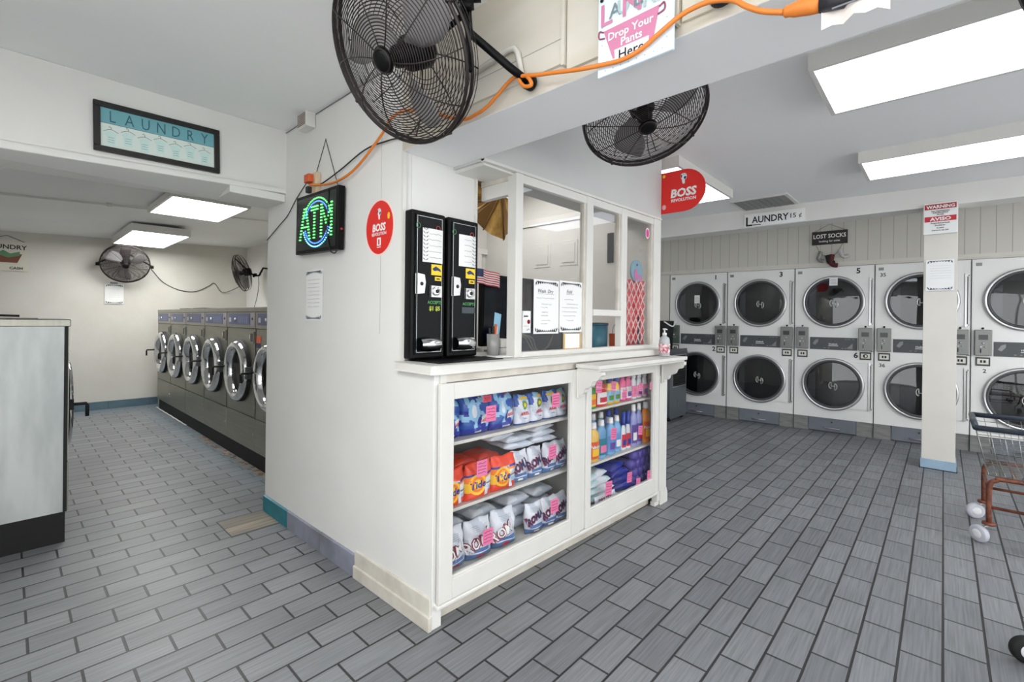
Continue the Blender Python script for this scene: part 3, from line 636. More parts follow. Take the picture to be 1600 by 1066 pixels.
fan('large black wall fan on an arm at the top centre, facing the camera', (.865, 1.291, 2.123), (-.823, -.087, -.562), .268, roll=-.45, arm=[(1.158, 1.005, 2.05), (1.10, 1.035, 2.085), (.98, 1.10, 2.17), (.945, 1.075, 2.225)])
fan('black wall fan facing down beyond the beam, its upper half hidden', (1.926, .993, 2.201), (-.33, -.39, -.86), .268, roll=.6, arm=[(1.49, .66, 2.22), (1.56, .68, 2.26), (1.7, .72, 2.28), (1.80, .76, 2.24)])
fan('black round fan on the back wall of the alley above a paper notice', (1.09, 8.12, 1.975), (-.10, -.90, -.42), .262, yoke=True, roll=.2)
b = MB(); b.tube([(1.11, 8.36, 2.10), (1.10, 8.25, 2.08)], .02, BLACK, 8); b.box(1.06, 1.16, 8.335, 8.36, 2.05, 2.17, BLACK)
tag(b.build('fan_bracket'), 'black bracket fixing the round fan to the alley back wall', 'bracket')
fan('black fan seen edge-on above the steel washers on a wall bracket', (2.30, 7.42, 1.905), (-.80, .50, -.22), .258, roll=.9, arm=[(2.645, 7.35, 1.99), (2.55, 7.33, 1.99), (2.50, 7.33, 1.88), (2.43, 7.35, 1.87)])
fan('black fan at the top right corner, only its rim in the frame', (1.94, -.405, 2.285), (-.6, -.1, -.6), .262, roll=.3)

# ------------------------------------------------------------ small print helpers
def scribble(mb, x0, x1, z, y, mt, n=12, amp=.004, r=.0012, rnd=random):
    pts = [(x0+(x1-x0)*i/n, y, z+rnd.uniform(-amp, amp)) for i in range(n+1)]
    mb.tube(pts, r, mt, 3)
def leaves(mb, x0, x1, z, y, s, mt, up=1):
    # arching sprigs printed along an edge (in the x-z plane)
    n = max(5, int((x1-x0)/(s*.62)))
    for i in range(n):
        q = (i+.5)/n; x = x0+(x1-x0)*q; a = (q-.5)*1.6
        for sgn in (-1, 1):
            ang = pi/2*up+sgn*.75+a*.6*up; L = s*(.45+.55*abs(q-.5)*2)
            d = (cos(ang), sin(ang)); p = (-d[1], d[0])
            mb.add([(x, y, z), (x+d[0]*L*.5+p[0]*L*.2, y, z+d[1]*L*.5+p[1]*L*.2), (x+d[0]*L, y, z+d[1]*L), (x+d[0]*L*.5-p[0]*L*.2, y, z+d[1]*L*.5-p[1]*L*.2)], [(0, 1, 2, 3)], mt)
def sheet(name, label, w, h, loc, rotz, lines=(), lead=True, leafs='tb', leafm=None, group=None, cat='notice', ink=None, fancy=None, leafsize=.022, curl=.0, sidel=None):
    # paper hanging in the local x-z plane facing local -y, origin at its top-left corner
    leafm = leafm or LEAF; ink = ink or INKG
    b = MB(); n = 8
    vs = [(w*i/n, -curl*sin(pi*i/n)-.0006-(curl*.8*(1-(j))**2), -h*(1-j)) for j in (0, .33, .66, 1) for i in range(n+1)]
    b.add(vs, [(r*(n+1)+i, r*(n+1)+i+1, (r+1)*(n+1)+i+1, (r+1)*(n+1)+i) for r in range(3) for i in range(n)], WHITE)
    yy = -.0022-curl*1.8
    if 't' in leafs: leaves(b, w*.06, w*.94, -h*.03, yy, leafsize, leafm, -1)
    if 'b' in leafs: leaves(b, w*.06, w*.94, -h*.97, yy, leafsize, leafm, 1)
    if sidel is not None:
        for i in range(9):
            z = -h*(.06+.88*i/8); x = w*sidel
            for sg in (-1, 1): 
                d = (sg*.8, .6); L = leafsize; p = (-d[1], d[0])
                b.add([(x, yy, z), (x+d[0]*L*.5+p[0]*L*.2, yy, z+d[1]*L*.5+p[1]*L*.2), (x+d[0]*L, yy, z+d[1]*L), (x+d[0]*L*.5-p[0]*L*.2, yy, z+d[1]*L*.5-p[1]*L*.2)], [(0, 1, 2, 3)], leafm)
    for q in lines:
        if isinstance(q, str): continue
        f, x0, x1 = q
        scribble(b, w*x0, w*x1, -h*f, yy, ink, n=int(6+(x1-x0)*w/.004), amp=h*.009, r=h*.0022)
    if fancy:
        for st, sz, f, mt_, xx in fancy: b.text(st, sz, (w*xx, yy-.0004, -h*f), X, Z, mt_, shear=.25)
    o = b.build(name); o.location = loc; o.rotation_euler = (0, 0, rotz); tag(o, label, cat, group); return o
def fist(mb, o, ux, uz, s, yo):
    def T(p): return Vector(o)+Vector(ux)*(p[0]*s)+Vector(uz)*(p[1]*s)+Vector(yo)
    def poly(ps, mt, k=1): mb.add([T(p)+Vector(yo)*k for p in ps], [tuple(range(len(ps)))], mt)
    poly([(-.42, .95), (-.5, .5), (-.28, .1), (-.18, -.5), (.02, -.62), (.2, -.5), (.2, .0), (.45, .2), (.5, .62), (.35, .95), (.0, 1.08)], WHITE, 0)
    poly([(-.40, .9), (-.46, .5), (-.3, .3), (-.22, .62), (-.28, .86)], NAVY); poly([(.02, .35), (.15, .55), (.42, .52), (.40, .25), (.15, .05)], NAVY)
    for i in range(3): poly([(-.14+i*.19, .98-i*.02), (-.10+i*.19, .98-i*.02), (-.06+i*.19, .68), (-.10+i*.19, .68)], NAVY)

# ------------------------------------------------------------ counter, booth window
b = MB()
ztop, zb = 1.085, 1.045
poly = [(1.158, 1.765), (1.158, 1.506), (1.17, 1.497), (3.20, 1.497+(3.20-1.17)*math.tan(ROT)), (3.20, 1.95), (1.63, 1.95), (1.63, 1.755), (1.2, 1.755)]
b.prism(poly, (0, 0, zb), X, Y, Z*(ztop-zb), TRIM)
tag(b.build('countertop', bevel=.006, seg=3), 'long white painted wooden countertop over the glass display cabinet', 'countertop')
b = MB(); b.box(1.215, 1.60, 1.53, 1.75, 1.0855, 1.089, BLACK); b.box(1.62, 1.78, 1.60, 1.70, 1.0855, 1.088, mat('dark_paper', (80, 80, 84), .6))
tag(b.build('counter_mat'), 'glossy black mat on the counter under the coin machines', 'mat')
b = MB(); b.box(-.09, .09, -.05, .05, 0, .004, WHITE); o = b.build('paper_pad'); o.location = (1.70, 1.60, 1.0885); o.rotation_euler = (0, 0, -.3); tag(o, 'white paper lying on the counter below the pen holder', 'paper')

t = thing('booth_window', 'white wooden booth window frame with three panes standing on the counter', 'window frame', (1.69, 1.54, 0), ROT)
for k, (u0, u1, d) in enumerate(((.0, .05, .06), (.592, .652, .045), (.965, 1.03, .045), (1.385, 1.485, .05))):
    b = MB(); b.box(u0, u1, 0, d, 1.085, 1.995, TRIM); b.build('post', t, bevel=.003)
b = MB(); b.box(.05, 1.385, .004, .04, 1.952, 1.995, TRIM); b.build('top_rail', t, bevel=.003)
b = MB(); b.box(.05, 1.385, -.004, .045, 1.085, 1.112, TRIM); b.build('bottom_rail', t, bevel=.003)
b = MB(); b.box(.652, .965, -.012, .04, 1.302, 1.340, TRIM); b.build('middle_rail', t, bevel=.003)
b = MB(); b.box(.0, .035, .06, .26, 1.895, 1.965, TRIM); b.box(-.004, .035, .06, .26, 1.965, 1.995, TRIMD); b.build('side_head', t, bevel=.003)
for u0, u1, z0, z1 in ((.05, .592, 1.112, 1.952), (.652, .965, 1.34, 1.952), (1.03, 1.385, 1.112, 1.952)):
    b = MB(); b.box(u0, u1, .026, .029, z0, z1, GLASS); b.build('pane', t)
    b = MB(); e = .018
    b.box(u1-e, u1, .012, .04, z0, z1, TRIMD); b.box(u0, u0+.008, .012, .04, z0, z1, TRIMD); b.build('bead', t)

# ------------------------------------------------------------ display cabinet
CO = Vector((1.19, 1.512, 0))
def cab(u, d, z=0): return Vector((CO.x+u*cos(ROT)-d*sin(ROT), CO.y+u*sin(ROT)+d*cos(ROT), z))
t = thing('display_cabinet', 'long white display cabinet with two glazed doors full of detergents', 'cabinet', CO, ROT)
SHELF = mat('shelf_white', (214, 212, 204), .5); DKIN = mat('cabinet_inside', (150, 148, 142), .7)
b = MB(); b.box(.05, 1.99, .44, .46, .09, 1.04, DKIN); b.build('back_panel', t)
b = MB(); b.box(.05, .065, .02, .44, .09, 1.04, DKIN); b.build('side_panel', t)
b = MB(); b.box(1.97, 1.99, .02, .46, .02, 1.04, TRIM); b.build('side_panel', t)
b = MB(); b.box(.985, 1.0, .04, .44, .15, 1.04, DKIN); b.build('divider', t)
b = MB(); b.box(.05, 1.97, .03, .44, .145, .16, SHELF); b.build('bottom_board', t)
for u0, u1, z in ((.065, .985, .735), (.065, .985, .445), (1.0, 1.97, .745), (1.0, 1.97, .42)):
    b = MB(); b.box(u0, u1, .055, .44, z-.014, z, SHELF); b.build('shelf', t)
b = MB(); b.box(.05, 1.99, .002, .02, 1.008, 1.044, TRIMD); b.build('top_strip', t)
b = MB(); b.box(.045, 1.86, .055, .075, .0, .10, TRIMD); b.build('kick_board', t)
b = MB(); b.box(.0, 1.87, -.022, .03, .086, .106, TRIM); b.build('bottom_trim', t, bevel=.006)
b = MB(); b.box(1.86, 1.99, -.012, .03, .03, 1.03, TRIM); b.box(1.872, 1.90, -.016, -.012, .1, .9, TRIM); b.build('corner_post', t, bevel=.003)
b = MB(); b.prism([(0, 0), (.10, 0), (.10, .06), (.085, .10), (.05, .115), (0, .115)], (1.90, -.016, 0), X, Z, Y*.05, TRIM); b.box(1.84, 1.90, -.005, .03, 0, .03, TRIM); b.build('foot', t, bevel=.004)
def cab_door(u0, u1, g0, g1, z0, z1, gz0, gz1):
    d = MB()
    d.box(u0, g0, -.020, 0, z0, z1, TRIM); d.box(g1, u1, -.020, 0, z0, z1, TRIM); d.box(g0, g1, -.020, 0, z0, gz0, TRIM); d.box(g0, g1, -.020, 0, gz1, z1, TRIM)
    o = d.build('cabinet_door', t, bevel=.003)
    e = MB(); e.box(g1-.012, g1, -.012, .004, gz0, gz1, TRIM); e.box(g0, g0+.006, -.006, .004, gz0, gz1, TRIM); e.box(g0+.006, g1-.012, -.01, .004, gz0, gz0+.008, TRIM); e.build('glazing_bead', o)
    g = MB(); g.box(g0, g1, -.004, -.001, gz0, gz1, CGLASS); g.build('door_glass', o)
    return o
cab_door(.008, .962, .078, .885, .108, 1.006, .192, .938)
b = MB(); b.box(.964, 1.012, -.012, .02, .108, 1.02, TRIM); b.build('stile', t, bevel=.003)
cab_door(1.014, 1.858, 1.062, 1.80, .108, .985, .20, .928)
b = MB(); b.box(.02, .05, -.0, .02, 1.0, 1.044, TRIM); b.build('top_block', t)

# pass-through shelf on scrolled brackets
t = thing('serving_shelf', 'narrow white shelf on scrolled brackets under the booth opening', 'shelf', CO, ROT)
b = MB(); b.box(.905, 1.95, -.175, -.021, 1.016, 1.038, TRIM); b.box(.915, 1.94, -.16, -.021, 1.002, 1.016, TRIM); b.build('shelf_board', t, bevel=.004)
for u in (.915, 1.885):
    pr = [(0, 1.002), (-.155, 1.002), (-.155, .985), (-.143, .978), (-.138, .965), (-.125, .957), (-.108, .955), (-.098, .945), (-.09, .925), (-.075, .915), (-.058, .912), (-.048, .90), (-.044, .885), (-.034, .875), (-.018, .872), (-.018, .858), (0, .855)]
    b = MB(); b.prism([(a, c) for a, c in pr], (u, -.021, 0), Y, Z, X*.04, TRIM); b.box(u-.004, u+.044, -.031, -.021, .85, 1.002, TRIM); b.build('bracket', t, bevel=.002)

# ------------------------------------------------------------ goods in the cabinet
ABLUE = mat('bag_blue', (36, 84, 168), .3); ALT = mat('bag_light_blue', (150, 200, 232), .3); ADK = mat('bag_deep_blue', (26, 44, 148), .3); BWHITE = mat('bag_white', (222, 226, 234), .3)
BGREY = mat('bag_pale_grey', (196, 204, 216), .28); ORG = mat('bag_orange_red', (232, 66, 30), .3); YELB = mat('bag_yellow', (250, 196, 48), .35); ORB = mat('bag_orange', (244, 128, 36), .35)
TXB = mat('print_blue', (24, 50, 140), .4); TXR = mat('print_red', (200, 34, 52), .4); MAR = mat('print_maroon', (134, 30, 62), .4); GRN = mat('print_green', (92, 150, 60), .4); MIDB = mat('bag_steel_blue', (82, 116, 168), .3)
DPUR = mat('bag_indigo', (62, 62, 140), .3); TEALG = mat('bag_pale_teal', (180, 212, 212), .3)
def bagf(w, h, d, colf, rnd, nx=16, nz=18, hcrimp=.16):
    ph = [rnd.uniform(0, 6) for _ in range(6)]
    def T(x, z):
        u = min(1, abs(2*x/w)); v = max(0, min(1, z/h))
        e = max(0, 1-u**3)**.55
        side = min(1, (v/.10+.12))**.5*(1 if v < 1-hcrimp*2 else max(.06, 1-((v-(1-hcrimp*2))/(hcrimp*2))**1.4))
        wr = 1+.10*sin(x*55+ph[0]+3*sin(z*30+ph[1]))+.07*sin(z*75+ph[2]+2*sin(x*40+ph[3]))
        return max(.0015, d/2*e*side*wr)
    def wd(v): return 1-.05*sin(v*9+ph[4])*0.6-(.04 if v > .85 else 0)
    mb = MB(); vs = []; fs = []; ms = []
    for sgn in (-1, 1):
        for j in range(nz+1):
            for i in range(nx+1):
                x = -w/2+w*i/nx; z = h*j/nz
                vs.append((x*wd(j/nz), sgn*T(x, z), z+.004*sin(x*60+ph[5])*(j/nz)))
    o = (nx+1)*(nz+1)
    for j in range(nz):
        for i in range(nx):
            a = j*(nx+1)+i; c = colf((i+.5)/nx, (j+.5)/nz)
            fs.append((a, a+1, a+nx+2, a+nx+1)); ms.append(c)
            fs.append((o+a, o+a+nx+1, o+a+nx+2, o+a+1)); ms.append(c)
    for j in range(nz):
        for i, s_ in ((0, 1), (nx, -1)):
            a = j*(nx+1)+i; fs.append((a, a+nx+1, o+a+nx+1, o+a)); ms.append(colf(.5, (j+.5)/nz))
    for i in range(nx):
        fs.append((i, o+i, o+i+1, i+1)); ms.append(colf(.5, .01)); a = nz*(nx+1)+i; fs.append((a, a+1, o+a+1, o+a)); ms.append(colf(.5, .99))
    mb.add(vs, fs, ms, True)
    def warp(off): return lambda p: (p[0], -T(p[0], p[2])-off, p[2])
    def rect(x0, x1, z0, z1, mt, off=.001, slant=0):
        k = 6; v2 = [(x0+(x1-x0)*i/k, 0, z0+(z1-z0)*j/k+slant*(i/k)) for j in range(k+1) for i in range(k+1)]
        mb.add([warp(off)(p) for p in v2], [(j*(k+1)+i, j*(k+1)+i+1, (j+1)*(k+1)+i+1, (j+1)*(k+1)+i) for j in range(k) for i in range(k)], mt, True)
    def disc(cx, cz, rx, rz, mt, off=.001):
        R_, N_ = 4, 20; v2 = [(cx, 0, cz)]+[(cx+rx*(k+1)/R_*cos(2*pi*i/N_), 0, cz+rz*(k+1)/R_*sin(2*pi*i/N_)) for k in range(R_) for i in range(N_)]
        f2 = [(0, 1+i, 1+(i+1) % N_) for i in range(N_)]+[(1+k*N_+i, 1+(k+1)*N_+i, 1+(k+1)*N_+(i+1) % N_, 1+k*N_+(i+1) % N_) for k in range(R_-1) for i in range(N_)]
        mb.add([warp(off)(p) for p in v2], f2, mt, True)
    def txt(s, size, x, z, mt, ang=0, bold=.02, shear=0, off=.0022, sx=1):
        ux = Vector((cos(ang), 0, sin(ang))); uz = Vector((-sin(ang), 0, cos(ang)))
        mb.text(s, size, (x, 0, z), ux, uz, mt, bold=bold, shear=shear, warp=warp(off), sx=sx)
    return mb, rect, disc, txt
def bag_blue(rnd):
    w, h = .170, .195
    def c(u, v):
        if v < .16: return ADK
        a = math.atan2(v-.52, u-.42); r = math.hypot(u-.42, v-.52)
        if r < .16: return ALT
        return ALT if sin(a*5+r*9) > .45 and r < .55 else (ABLUE if sin(a*3+1) > -.4 else ADK)
    mb, rect, disc, txt = bagf(w, h, .085, c, rnd, 22, 24)
    rect(w*.10, w*.40, h*.25, h*.42, WHITE, .0012, .01); txt('ARIEL', .021, w*.25, h*.30, TXR, .12, .03, .15)
    txt('POWER', .012, 0, h*.06, WHITE, .05); disc(-.02, h*.58, .028, .05, ALT); disc(-.02, h*.56, .012, .03, BWHITE, .0016); rect(w*.02, w*.22, h*.86, h*.95, TXR)
    return mb
def bag_small(rnd):
    w, h = .106, .152
    def c(u, v): return ABLUE if (v > .60 and abs(u-.5) > .25+.3*(1-v)) or v < .07 else (ALT if v > .86 else (BWHITE if sin(u*9+v*7) > -.5 else BGREY))
    mb, rect, disc, txt = bagf(w, h, .06, c, rnd)
    rect(-w*.34, w*.30, h*.84, h*.91, YELB, .0012, .004)
    for q in range(6):
        a = q*pi/3; disc(.008*cos(a), h*.66+.012*sin(a), .009, .012, GRN, .0012)
    disc(0, h*.66, .008, .011, YELB, .0018); txt('ARIEL', .022, 0, h*.33, TXR, .06, .03, .15); txt('Triple', .010, 0, h*.2, TXB)
    return mb
def bag_orange(rnd):
    w, h = .158, .165
    def c(u, v):
        if v > .74: return ORG
        if v < .20: return ORG
        if v > .66: return TXB
        if u > .6 and v < .6: return BWHITE if v > .36 else ALT
        return ORB if v > .5 else (YELB if u < .2 else ORG)
    mb, rect, disc, txt = bagf(w, h, .07, c, rnd)
    disc(-w*.14, h*.44, .046, .048, YELB, .001); disc(-w*.14, h*.44, .035, .036, ORB, .0014); disc(-w*.14, h*.44, .022, .023, YELB, .0018)
    txt('Tide', .046, -w*.12, h*.34, TXB, .12, .03, .1, .003); rect(w*.14, w*.40, h*.50, h*.58, WHITE, .0012); rect(w*.16, w*.42, h*.40, h*.44, INKG, .0014); rect(w*.10, w*.24, h*.10, h*.32, BWHITE, .0012)
    txt('Original', .013, 0, h*.68, WHITE)
    return mb
def bag_roma(w, h, d, big=False):
    def f(rnd):
        def c(u, v): return MIDB if v < .16 else (BGREY if (sin(u*8+v*5) > .1) else BWHITE)
        mb, rect, disc, txt = bagf(w, h, d, c, rnd)
        s = h*(.38 if big else .36)
        txt('ROMA', s*1.0, .0, h*(.36 if big else .42), MAR, .42, .09, .1, .0016, .70 if not big else .84); txt('ROMA', s*1.0, .0, h*(.36 if big else .42), WHITE if big else NAVY, .42, .012, .1, .003, .70 if not big else .84)
        rect(-w*.36, w*.36, h*.20, h*.30, MIDB, .001); rect(-w*.2, w*.1, h*.06, h*.13, TXR if big else WHITE, .0013)
        for i in range(4): rect(-w*.3, w*.3, h*(.74+.035*i), h*(.745+.035*i), INKG, .0012)
        return mb
    return f
def bag_lying(w, l, d, c1_, c2_, word=None, wm=None):
    def f(rnd):
        mb, rect, disc, txt = bagf(w, l, d, (lambda u, v: c1_ if sin(u*7+v*8) > -.3 else c2_), rnd)
        if word: txt(word, l*.2, 0, l*.45, wm, 0, .03, 0, .0025)
        dz = d/2*1.18
        mb.v = [(x, z, -y+dz) for x, y, z in mb.v]
        return mb
    return f
def put(maker, name, label, cat, group, u, d, z, rot=0.0, tilt=0.0, seed=0, sx=1.0):
    mb = maker(random.Random(seed+int(u*1000)+int(z*777)))
    o = mb.build(name); o.location = cab(u, d, z); o.rotation_euler = (tilt, 0, ROT+rot); o.scale = (sx, 1, 1); return tag(o, label, cat, group)
LB = ('leftmost big blue detergent bag on the upper shelf of the left cabinet door', 'middle big blue detergent bag on the upper left shelf, beside two others', 'third big blue detergent bag on the upper left shelf, next to the small white bags')
for i, u in enumerate((.140, .295, .47)): put(bag_blue, 'detergent_bag', LB[i], 'detergent bag', 'big blue bags on the upper left shelf', u, .115, .736, (.08, -.05, .1)[i], -.05, i, .80 if i == 0 else 1)
LS = ('first small white and blue bag with green burst, right of the big blue bags', 'second small white and blue bag with green burst on the upper left shelf', 'small white and blue bag behind a pink tag on the upper left shelf', 'small white and blue bag at the right end of the upper left shelf')
for i, u in enumerate((.608, .716, .829, .918)): put(bag_small, 'detergent_bag', LS[i], 'detergent bag', 'small white and blue bags on the upper left shelf', u, .10, .736, (-.05, .05, 0, .05)[i], -.04, i)
for i, u in enumerate((.36, .52, .66, .80)):
    put(bag_lying(.14, .16, .05, ABLUE, BWHITE), 'detergent_bag', 'blue bag lying %s behind the front row of the upper left shelf' % ('farthest left', 'second from left', 'third from left', 'farthest right')[i], 'detergent bag', 'bags lying behind the upper left shelf row', u, .21, .737, .1*i, 0, i)
LT = ('orange detergent bag at the far left of the middle shelf, partly cut by the frame', 'middle orange detergent bag of the three, under a pink tag', 'right orange detergent bag of the three, beside the white bags')
for i, u in enumerate((.145, .296, .457)): put(bag_orange, 'detergent_bag', LT[i], 'detergent bag', 'orange bags in front on the middle left shelf', u, .085, (.447, .447, .447)[i], (.05, 0, -.05)[i], .02, i, .86 if i == 0 else 1)
for i, (u, z) in enumerate(((.145, .447), (.145, .515), (.145, .583), (.30, .447), (.30, .50), (.30, .553), (.455, .447), (.455, .50), (.455, .553))):
    col = ('left', 'middle', 'right')[i//3]; lv = ('bottom', 'middle', 'top')[i % 3]
    put(bag_lying(.15, .17, .058 if i < 3 else .045, ORG, mat('bag_dark_orange', (206, 52, 26), .3)), 'detergent_bag', 'orange bag lying at the %s of the %s stack behind the standing orange bags' % (lv, col), 'detergent bag', 'orange bags stacked behind the front row', u, .17, z, .06*((i % 3)-1), 0, i)
LR = ('first white and steel blue bag right of the orange bags on the middle shelf', 'second white and steel blue bag on the middle shelf', 'third white and steel blue bag, behind a pink tag on the middle shelf', 'last white and steel blue bag at the right end of the middle shelf')
for i, u in enumerate((.594, .714, .835, .925)): put(bag_roma(.11, .155, .06), 'detergent_bag', LR[i], 'detergent bag', 'white bags standing on the middle left shelf', u, .105, .446, (-.1, 0, .08, .05)[i], -.03, i)
lv = ('bottom', 'middle', 'top')
for i, (u, z) in enumerate(((.60, .605), (.60, .640), (.48, .672), (.79, .605), (.79, .637), (.79, .668))):
    put(bag_lying(.19, .19, .034, BWHITE, BGREY, 'ROMA', TXB), 'detergent_bag', 'white bag lying flat, %s of the %s stack over the standing white bags' % (lv[i % 3], 'left' if i < 3 else 'right'), 'detergent bag', 'white bags lying flat on the middle left shelf', u, .10, z, .15*((i % 3)-1), 0, i)
LQ = ('large white bag with maroon lettering at the lower left corner of the cabinet', 'large white bag with maroon lettering, second on the bottom shelf', 'large white bag with maroon lettering, third on the bottom shelf', )
for i, u in enumerate((.160, .316, .48)): put(bag_roma(.150, .175, .085, True), 'detergent_bag', LQ[i], 'detergent bag', 'large white bags on the bottom left shelf', u, .10, .161, (.1, -.05, -.08)[i], -.06, i)
LQ2 = ('white bag with maroon lettering, first of the right trio on the bottom shelf', 'white bag with maroon lettering behind a pink tag on the bottom shelf', 'white bag with maroon lettering at the right end of the bottom left shelf')
for i, u in enumerate((.70, .815, .915)): put(bag_roma(.12, .15, .06), 'detergent_bag', LQ2[i], 'detergent bag', 'smaller white bags on the bottom left shelf', u, .09, .161, (-.1, 0, .05)[i], -.04, i)
for i, (u, z) in enumerate(((.20, .161), (.20, .22), (.20, .28), (.42, .161), (.42, .22), (.42, .28), (.66, .161), (.66, .22), (.66, .28), (.86, .161), (.86, .22), (.86, .28))):
    put(bag_lying(.175, .19, .052, BWHITE if i % 3 else BGREY, BGREY), 'detergent_bag', 'clear wrapped white bag lying %s in the %s stack behind the bottom row' % (lv[i % 3], ('far left', 'left', 'right', 'far right')[i//3]), 'detergent bag', 'white bags stacked behind the bottom left row', u, .16, z, .04*((i % 3)-1), 0, i)

# bottles behind the right door
def bottle(label, u, d, z, w, h, body, capm, lab=None, lab2=None, group=None, shape='round', rot=0.0, word=None, caph=.16, neck=.30, name='bottle'):
    t = thing(name, label, 'bottle', cab(u, d, z), ROT+rot, group)
    r = w/2; hb = h*(1-caph)
    if shape == 'round': pr = [(r*.9, 0), (r, .006), (r, hb*.78), (r*.9, hb*.86), (r*.55, hb*.96), (r*neck*1.5, hb)]
    elif shape == 'jug': pr = [(r*.92, 0), (r, .008), (r*1.0, hb*.35), (r*.94, hb*.6), (r*.98, hb*.75), (r*.85, hb*.90), (r*.5, hb*.98), (r*.42, hb)]
    else: pr = [(r*.92, 0), (r, .006), (r, hb*.55), (r*.80, hb*.68), (r*.82, hb*.78), (r*.6, hb*.92), (r*neck*1.5, hb)]
    b = MB(); b.lathe(pr, (0, 0, 0), Z, body, 24, True, 1, .62, a0=X); bo = b.build('bottle_body', t)
    k = MB(); rc = r*(.42 if shape == 'round' else .5)
    k.lathe([(rc*1.08, 0), (rc*1.08, h*caph*.3), (rc, h*caph*.35), (rc*.94, h*caph), (rc*.5, h*caph+.001)], (0, 0, hb-.002), Z, capm, 18); k.build('cap', t)
    if lab:
        q = MB()
        def patch(a0, a1, z0, z1, mt, off):
            n = 10; vs = []
            for zz in (z0, z1):
                rr = r+off
                for i in range(n+1):
                    a = a0+(a1-a0)*i/n; vs.append((rr*sin(a), -rr*.62*cos(a)-.0, zz))
            q.add(vs, [(i, i+1, n+2+i, n+1+i) for i in range(n)], mt, True)
        patch(-1.1, 1.1, hb*.10, hb*.62, lab, .0012)
        if lab2: patch(-.7, .7, hb*.18, hb*.40, lab2, .002)
        if word: q.text(word, w*.26, (0, 0, hb*.42), X, Z, WHITE, bold=.03, warp=lambda p: (p[0], -.62*sqrt(max(0, (r+.003)**2-p[0]**2))-.001, p[2]))
        q.build('bottle_label', t)
    return t
GREEN = mat('bottle_green', (64, 172, 60), .3); REDO = mat('bottle_red_orange', (226, 60, 34), .3); BY = mat('bottle_yellow', (246, 200, 50), .3); CAPB = mat('cap_blue', (40, 62, 160), .35)
PKB = mat('bottle_pink', (226, 96, 150), .35); WB = mat('bottle_white', (224, 226, 232), .35); CW = mat('cap_white', (240, 240, 240), .4); CG = mat('cap_grey', (96, 98, 102), .4)
LIQY = mat('liquid_yellow', (232, 190, 96), .2); LIQB = mat('liquid_blue', (120, 176, 220), .2); LIQL = mat('liquid_lilac', (150, 156, 206), .2); LIQO = mat('liquid_orange', (238, 150, 60), .2); LABW = mat('label_sky', (96, 140, 200), .4); LABO = mat('label_orange', (226, 96, 40), .4); LABT = mat('label_teal', (40, 130, 150), .4); LABV = mat('label_violet', (96, 70, 150), .4)
gt = 'bottles on the upper right shelf'; gm = 'bottles on the middle right shelf'
bottle('round green bottle at the left of the upper right shelf', 1.18, .09, .746, .118, .155, GREEN, GREEN, YELB, ORB, gt, 'jug', word=None, caph=.08)
bottle('red orange bottle with grey cap beside the green one', 1.318, .10, .746, .112, .178, REDO, CG, WHITE, TXR, gt, 'jug', caph=.22)
bottle('yellow bottle with blue cap, left of the yellow pair', 1.420, .10, .746, .078, .182, BY, CAPB, ALT, GRN, gt, 'flat', caph=.26)
bottle('yellow bottle with blue cap, right of the yellow pair', 1.498, .10, .746, .072, .182, BY, CAPB, ALT, GRN, gt, 'flat', caph=.26)
bottle('pink bottle, left of the pink pair on the upper right shelf', 1.573, .10, .746, .068, .178, PKB, PKB, WHITE, PINK, gt, 'round', caph=.18)
bottle('pink bottle, right of the pink pair on the upper right shelf', 1.645, .10, .746, .068, .178, PKB, PKB, WHITE, LABV, gt, 'round', caph=.18)
for i, u in enumerate((1.715, 1.788, 1.865)): bottle('white bottle with pink label, %s of three at the right end of upper shelf' % ('left', 'middle', 'right')[i], u, .10, .746, .066, .178, WB, CW, PINK, LABV, gt, 'flat', caph=.2)
for i, u in enumerate((1.42, 1.50, 1.58, 1.66, 1.74)): bottle('bottle standing in the back row of the upper right shelf, %s' % ('first from left', 'second from left', 'third from left', 'fourth from left', 'last at right')[i], u, .22, .746, .072, .185, WB if i > 2 else BY, CAPB if i < 3 else CW, group='back row bottles on the upper right shelf')
bottle('yellow cleaner bottle with orange label at the left of the middle right shelf', 1.23, .09, .421, .105, .235, LIQY, CW, LABO, YELB, gm, word='Fabuloso')
bottle('cleaner bottle with teal label beside the yellow one', 1.335, .10, .421, .09, .235, LIQB, CW, LABT, PINK, gm)
bottle('pale blue cleaner bottle with violet label', 1.438, .10, .421, .088, .235, LIQB, CW, LABW, LABV, gm)
bottle('pale blue cleaner bottle right of the violet label one', 1.528, .11, .421, .078, .235, LIQB, CW, LABW, WHITE, gm)
bottle('white bottle with dark blue cap, left of the dark capped pair', 1.594, .10, .421, .056, .25, WB, CAPB, TXR, TXB, gm, 'flat', caph=.34)
bottle('white bottle with dark blue cap, right of the dark capped pair', 1.652, .10, .421, .056, .25, WB, CAPB, TXR, TXB, gm, 'flat', caph=.34)
bottle('tall lilac bottle with white cap, left of the lilac pair', 1.722, .10, .421, .072, .285, LIQL, CW, LABV, WHITE, gm)
bottle('tall lilac bottle with white cap, right of the lilac pair', 1.796, .10, .421, .068, .285, LIQL, CW, LABV, TXR, gm)
bottle('tall orange cleaner bottle at the right end of the middle shelf', 1.888, .10, .421, .098, .285, LIQO, CW, LABO, YELB, gm, word='Fabuloso')
for i in range(6): bottle('bottle with white cap in the back row of the middle right shelf, %s' % ('first from left', 'second from left', 'third from left', 'fourth from left', 'fifth from left', 'last at right')[i], 1.21+i*.09, .20, .421, .08, .25, (LIQY, LIQB, LIQB, LIQB, LIQL, LIQL)[i], CW if i < 4 else CAPB, group='back row bottles on the middle right shelf')
